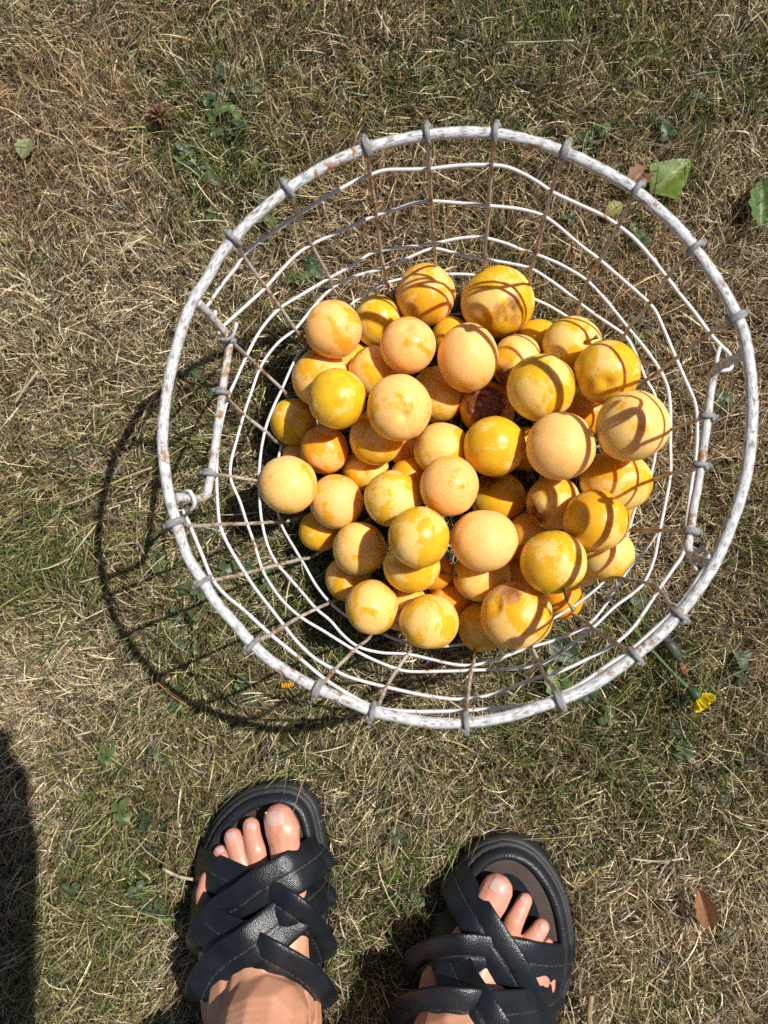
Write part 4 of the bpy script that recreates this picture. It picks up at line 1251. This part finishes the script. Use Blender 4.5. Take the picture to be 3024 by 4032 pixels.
CL = [(880, 255, 1, 'pale green clover pair in dry grass high above the rim at the upper left'), (1000, 340, 0, 'small clover leaf just right of the pale clover pair at the upper left'),
 (800, 430, 4, 'dark clover clump right of the reddish dry seed head'), (900, 420, 2, 'blue-green clover tangle below the pale pair, upper left'), (960, 470, 3, 'clover sprig right of the blue-green tangle, upper left'),
 (890, 540, 1, 'large single folded clover leaf below the upper left tangle'), (690, 620, 3, 'clover sprig left of the folded clover leaf'), (780, 620, 4, 'clover clump midway between the seed head and the rim'),
 (830, 690, 0, 'lone clover leaf outside the upper left rim'), (1020, 770, 0, 'bright clover leaf touching the outside of the upper left rim'), (850, 850, 3, 'clover sprig outside the rim above the left handle'),
 (1080, 870, 2, 'clover seen through the mesh below the upper left rim'), (1215, 1075, 2, 'clover patch seen through the mesh at the second uprights from the top left'), (1190, 1045, 4, 'clover clump inside the mesh above the round orange plum'),
 (1300, 1130, 0, 'clover leaf under the wires above the round orange plum'), (770, 1500, 3, 'clover between the left handle bar and the rim, upper one'), (660, 1600, 0, 'clover leaf just inside the left rim beside the handle'),
 (840, 1540, 0, 'reddish green clover leaf against the left handle bar'), (1180, 2250, 4, 'clover at the lower left foot of the pile'), (1040, 2270, 2, 'clover under the lower left wires, outer one'),
 (835, 2095, 0, 'bright clover leaf below the lowest left handle joint'), (930, 2260, 3, 'long dull clover leaf crossing under the lower left wires'), (640, 2200, 2, 'clover pair in the basket shadow left of the rim'),
 (750, 2300, 1, 'yellowing clover leaf against the outside of the lower left rim'), (720, 2450, 4, 'clover clump outside the lower left rim'), (735, 2560, 1, 'pale folded clover below the clump at the lower left rim'),
 (930, 2700, 3, 'dull clover inside the arc of the rim shadow'), (1000, 2760, 0, 'clover leaf near the lowest part of the rim shadow'), (690, 2770, 0, 'dark clover leaf lying in the rim shadow'),
 (430, 2990, 2, 'clover in dry grass above left of the left sandal'), (620, 3000, 1, 'pale clover leaf above the left sandal toe'), (600, 3620, 4, 'blue-green clover clump left of the left sandal'),
 (540, 3530, 3, 'clover sprig just above the blue-green clump beside the left sandal'), (500, 3210, 2, 'purplish clover left of the left sandal toe'), (280, 3500, 0, 'small clover leaf in pale grass near the lower left corner'),
 (1640, 3550, 0, 'bright green clover leaf in the shade beside the right sandal'), (1560, 3290, 0, 'faint clover leaf between the two sandals'), (2350, 560, 4, 'bright clover outside the upper right rim'),
 (2620, 480, 1, 'grey-green folded leaf pair above the broad green leaf'), (2740, 380, 0, 'shaded clover leaf near the upper right corner'), (2245, 860, 0, 'small clover leaf seen through the upper right mesh'),
 (2530, 910, 3, 'yellow-green clover under the upper right wires'), (2500, 1320, 2, 'clover seen through the mesh right of the pile'), (2850, 1570, 0, 'tiny clover between the right handle and the rim'),
 (2380, 2660, 0, 'clover leaf under the lower right rim'), (2500, 2410, 3, 'clover inside the mesh at the lower right'), (2900, 2640, 1, 'single green leaf at the right, above the yellow flower'),
 (2380, 2790, 2, 'clover patch between the rim and the yellow flower'), (2690, 2900, 1, 'round pale leaf below the yellow flower'), (2870, 3690, 0, 'dark green clover leaf near the lower right corner')]
for i, (x, y, s, lb) in enumerate(CL):
    o = bpy.data.objects.new('clover', clover_src[s])
    COL.objects.link(o)
    o.location = pt(x, y, .012) - Vector((0, 0, .013))
    o.rotation_euler = (0, 0, random.uniform(0, 6.28))
    k = random.uniform(.85, 1.25); o.scale = (k, k, 1)
    o['label'] = lb; o['category'] = 'clover'; o['group'] = 'clover sprigs growing in the lawn'

def world_leaf(name, x, y, z, ang, tilt, mb, mat, **kw):
    o = link(name, mb.mesh(name), mat, None, pt(x, y, z), **kw)
    o.rotation_euler = (tilt, tilt * .4, ang)
    return o
lobed = lambda t: (max(0.02, math.sin(math.pi * t) ** .7) * (1 + .12 * math.sin(t * 26)))
broad = lambda t: max(.03, min(1, t * 3.2) * (1 - max(0, t - .25) / .78) ** .75)
world_leaf('green_leaf', 2560, 760, .018, math.radians(-52), .1, leaf_mesh(broad, .042, .040, .10, .12, (.13, .21, .02), (.25, .32, .06), 3), M_leaf,
           label='broad bright green leaf lying outside the upper right rim', category='leaf')
mbx = leaf_mesh(lobed, .030, .020, .3, .5, (.30, .15, .08), (.2, .09, .05), 8)
world_leaf('dry_leaf', 2555, 660, .016, math.radians(140), .3, mbx, M_leaf, label='curled brown dry leaf touching the broad green leaf', category='leaf')
world_leaf('dry_leaf', 2750, 3500, .020, math.radians(195), .25, leaf_mesh(lobed, .034, .016, .45, .3, (.33, .15, .07), (.22, .09, .04), 5), M_leaf,
           label='folded rust-brown dead leaf in pale grass at the lower right', category='leaf')
world_leaf('weed_leaf', 3000, 710, .018, math.radians(178), .1, leaf_mesh(lobed, .042, .024, .25, .1, (.09, .17, .04), (.2, .28, .1), 6), M_leaf,
           label='dark green weed leaf cut by the right edge, beyond the rim', category='leaf')
world_leaf('weed_leaf', 2170, 2620, .014, math.radians(200), .1, leaf_mesh(lobed, .036, .022, .15, .1, (.14, .24, .07), (.25, .33, .12), 7), M_leaf,
           label='veined light green weed leaf under the bottom wires, lower right of the pile', category='leaf')
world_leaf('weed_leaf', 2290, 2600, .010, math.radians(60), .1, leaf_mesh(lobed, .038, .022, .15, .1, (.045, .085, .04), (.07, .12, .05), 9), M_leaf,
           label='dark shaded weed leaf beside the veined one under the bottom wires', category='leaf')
world_leaf('dry_leaf', 2310, 2385, .014, math.radians(20), .2, leaf_mesh(lobed, .012, .009, .3, .3, (.42, .29, .18), None, 12), M_leaf,
           label='tiny tan dry leaf just right of the deep orange plum', category='leaf')
world_leaf('yellow_leaf', 2250, 2720, .012, 1.0, .1, leaf_mesh(lobed, .016, .010, .2, .2, (.28, .33, .06), None, 13), M_leaf,
           label='small yellow-green leaf under the lower right rim', category='leaf')
world_leaf('fallen_leaf', 118, 545, .016, 2.8, .1, leaf_mesh(lobed, .020, .018, .2, .2, (.27, .31, .14), (.35, .36, .2), 15), M_leaf,
           label='pale green crinkled leaf alone in brown grass at the far left', category='leaf')
world_leaf('fallen_leaf', 2450, 800, .012, 2.2, .1, leaf_mesh(lobed, .018, .013, .2, .2, (.33, .36, .08), (.35, .15, .08), 16), M_leaf,
           label='yellowed leaf with a red edge under the upper right rim', category='leaf')
# reddish dry seed head
mb = MB()
c = pt(630, 460, .018)
for k in range(70):
    r = random.Random(k)
    d = Vector((r.uniform(-1, 1), r.uniform(-1, 1), r.uniform(-.3, 1))).normalized()
    a = c + d * .003
    tube(mb, [a, c + d * r.uniform(.008, .0125) + Vector((0, 0, r.uniform(-.002, .002)))], .0009, seg=5, step=.004, rf=lambda t: .0013 * (1 - t * .7), col=r.choice([(.26, .12, .08), (.35, .18, .12), (.18, .08, .05)]))
link('seed_head', mb.mesh('seed_head', origin=c), M_leaf, None, c, label='reddish brown dry clover flower head at the upper left', category='seed head')

# yellow flower (a hawkbit) on a long green stalk
fl = pt(2742, 2735, .030)
flower = empty('yellow_flower', fl, label='yellow dandelion-like flower on a long green stalk at the lower right', category='flower')
mb = MB()
tube(mb, [pt(2340, 2290, .010), pt(2420, 2390, .014), pt(2540, 2530, .020), pt(2640, 2640, .026), pt(2712, 2712, .030)], .0012, seg=8, step=.004, col=(.12, .2, .07), rf=lambda t: .0010 + .0008 * t)
link('stalk', mb.mesh('stalk'), M_leaf, flower)
ax = (pt(2800, 2790, .034) - pt(2712, 2712, .030)).normalized()
mb = MB()
b0 = pt(2708, 2708, .030)
tube(mb, [b0, b0 + ax * .004, b0 + ax * .008, b0 + ax * .0115], .003, seg=12, step=.001, rf=lambda t: .0018 + .0030 * math.sin(min(1, t * 1.1) * 2.2), col=(.07, .11, .05))
link('bud_cup', mb.mesh('bud_cup'), M_leaf, flower)
side = ax.cross(Vector((0, 0, 1))).normalized(); upv = side.cross(ax).normalized()
for k in range(17):
    r = random.Random(k + 40)
    an = 2 * math.pi * k / 17 + r.uniform(-.1, .1)
    spread = .75 + r.uniform(-.12, .12)
    d = (ax * math.cos(spread) + (side * math.cos(an) * 1.15 + upv * math.sin(an) * .8) * math.sin(spread)).normalized()
    lf = leaf_mesh(lambda t: min(1, .35 + t * 1.6) * (1 - .25 * max(0, t - .85) / .15 * (1)), r.uniform(.012, .0155), .0042, .18, -.25, (.85, .68, .01), (.7, .5, .0), k)
    q = d.to_track_quat('Y', 'Z').to_matrix().to_4x4()
    mb = MB(); put(mb, lf, Matrix.Translation(b0 + ax * .009) @ q)
    link('petal', mb.mesh('petal'), M_petal, flower)
# spent flower bud with stalk
c0 = pt(2645, 2540, .020)
bud = empty('flower_bud', c0, label='closed withered flower bud with a brown tip between the rim and the yellow flower', category='flower bud')
mb = MB()
tube(mb, [pt(2420, 2330, .010), pt(2520, 2440, .015), pt(2620, 2515, .02)], .001, seg=8, step=.004, col=(.1, .17, .06))
link('stalk', mb.mesh('stalk'), M_leaf, bud)
mb = MB()
tube(mb, [pt(2612, 2508, .02), pt(2645, 2550, .022), pt(2682, 2608, .021)], .003, seg=12, step=.001, rf=lambda t: .0016 + .0034 * math.sin(math.pi * min(1, t * .9 + .12)), col=(.09, .11, .08))
link('husk', mb.mesh('husk'), M_leaf, bud)
mb = MB()
for k in range(9):
    r = random.Random(k)
    a = pt(2676 + r.uniform(-6, 6), 2600 + r.uniform(-6, 6), .021)
    tube(mb, [a, pt(2702 + r.uniform(-12, 12), 2650 + r.uniform(-14, 14), .021)], .0008, seg=5, step=.003, col=r.choice([(.35, .15, .05), (.45, .22, .08)]))
link('tip', mb.mesh('tip'), M_leaf, bud)
# bud left of the pile
c0 = pt(885, 1695, .02)
bud = empty('flower_bud', c0, label='small pinkish green flower bud on a stalk beside the left handle', category='flower bud')
mb = MB()
tube(mb, [pt(1010, 1640, .012), pt(960, 1670, .018), pt(900, 1693, .02)], .0009, seg=8, step=.004, col=(.1, .2, .06))
link('stalk', mb.mesh('stalk'), M_leaf, bud)
mb = MB()
tube(mb, [pt(905, 1690, .02), pt(888, 1696, .021), pt(872, 1700, .02)], .003, seg=12, step=.001, rf=lambda t: .0012 + .0022 * math.sin(math.pi * min(1, t * .9 + .1)), col=(.20, .12, .08))
link('husk', mb.mesh('husk'), M_leaf, bud)
# single odd petals and stalks
mb = MB()
for k in range(6):
    r = random.Random(k + 9)
    a = pt(1112 + k * 8, 2690 + r.uniform(-8, 8), .02)
    tube(mb, [a, a + Vector((r.uniform(-.001, .001), -.004, .0005))], .0009, seg=5, step=.002, col=(.75, .38, .03))
link('orange_petals', mb.mesh('orange_petals'), M_petal, label='scrap of orange petals in the grass under the lower left rim', category='petals')
mb = MB()
tube(mb, [pt(612, 2680, .021), pt(680, 2740, .022), pt(742, 2783, .020)], .0006, seg=6, step=.004, col=(.62, .22, .08))
link('orange_stalk', mb.mesh('orange_stalk'), M_leaf, label='thin orange stalk crossing the rim shadow at the lower left', category='stalk')
ST = [([(58, 1590), (90, 1540), (150, 1460)], .0011, (.6, .5, .34), 'wide pale straw standing alone at the left edge'),
      ([(640, 3420), (700, 3450), (770, 3465)], .0014, (.72, .62, .42), 'broad bleached straw left of the left sandal'),
      ([(2330, 3920), (2320, 3990), (2325, 4050)], .0026, (.45, .33, .18), 'thick tan stem piece right of the right sandal'),
      ([(1990, 168), (2110, 166), (2260, 160)], .0009, (.45, .45, .25), 'long straight straw at the top right of centre'),
      ([(250, 1990), (340, 1960), (470, 1890), (600, 1840)], .0009, (.62, .50, .28), 'long pale forked straw pointing at the left rim'),
      ([(2480, 3380), (2590, 3392), (2690, 3380)], .0008, (.72, .64, .44), 'long pale straw above the rust-brown leaf')]
for P, r, c, lb in ST:
    mb = MB(); p3 = [pt(x, y, .022 + .002 * math.sin(i)) for i, (x, y) in enumerate(P)]
    tube(mb, p3, r, seg=7, step=.004, col=c, wob=.2)
    link('straw', mb.mesh('straw'), M_leaf, label=lb, category='straw')
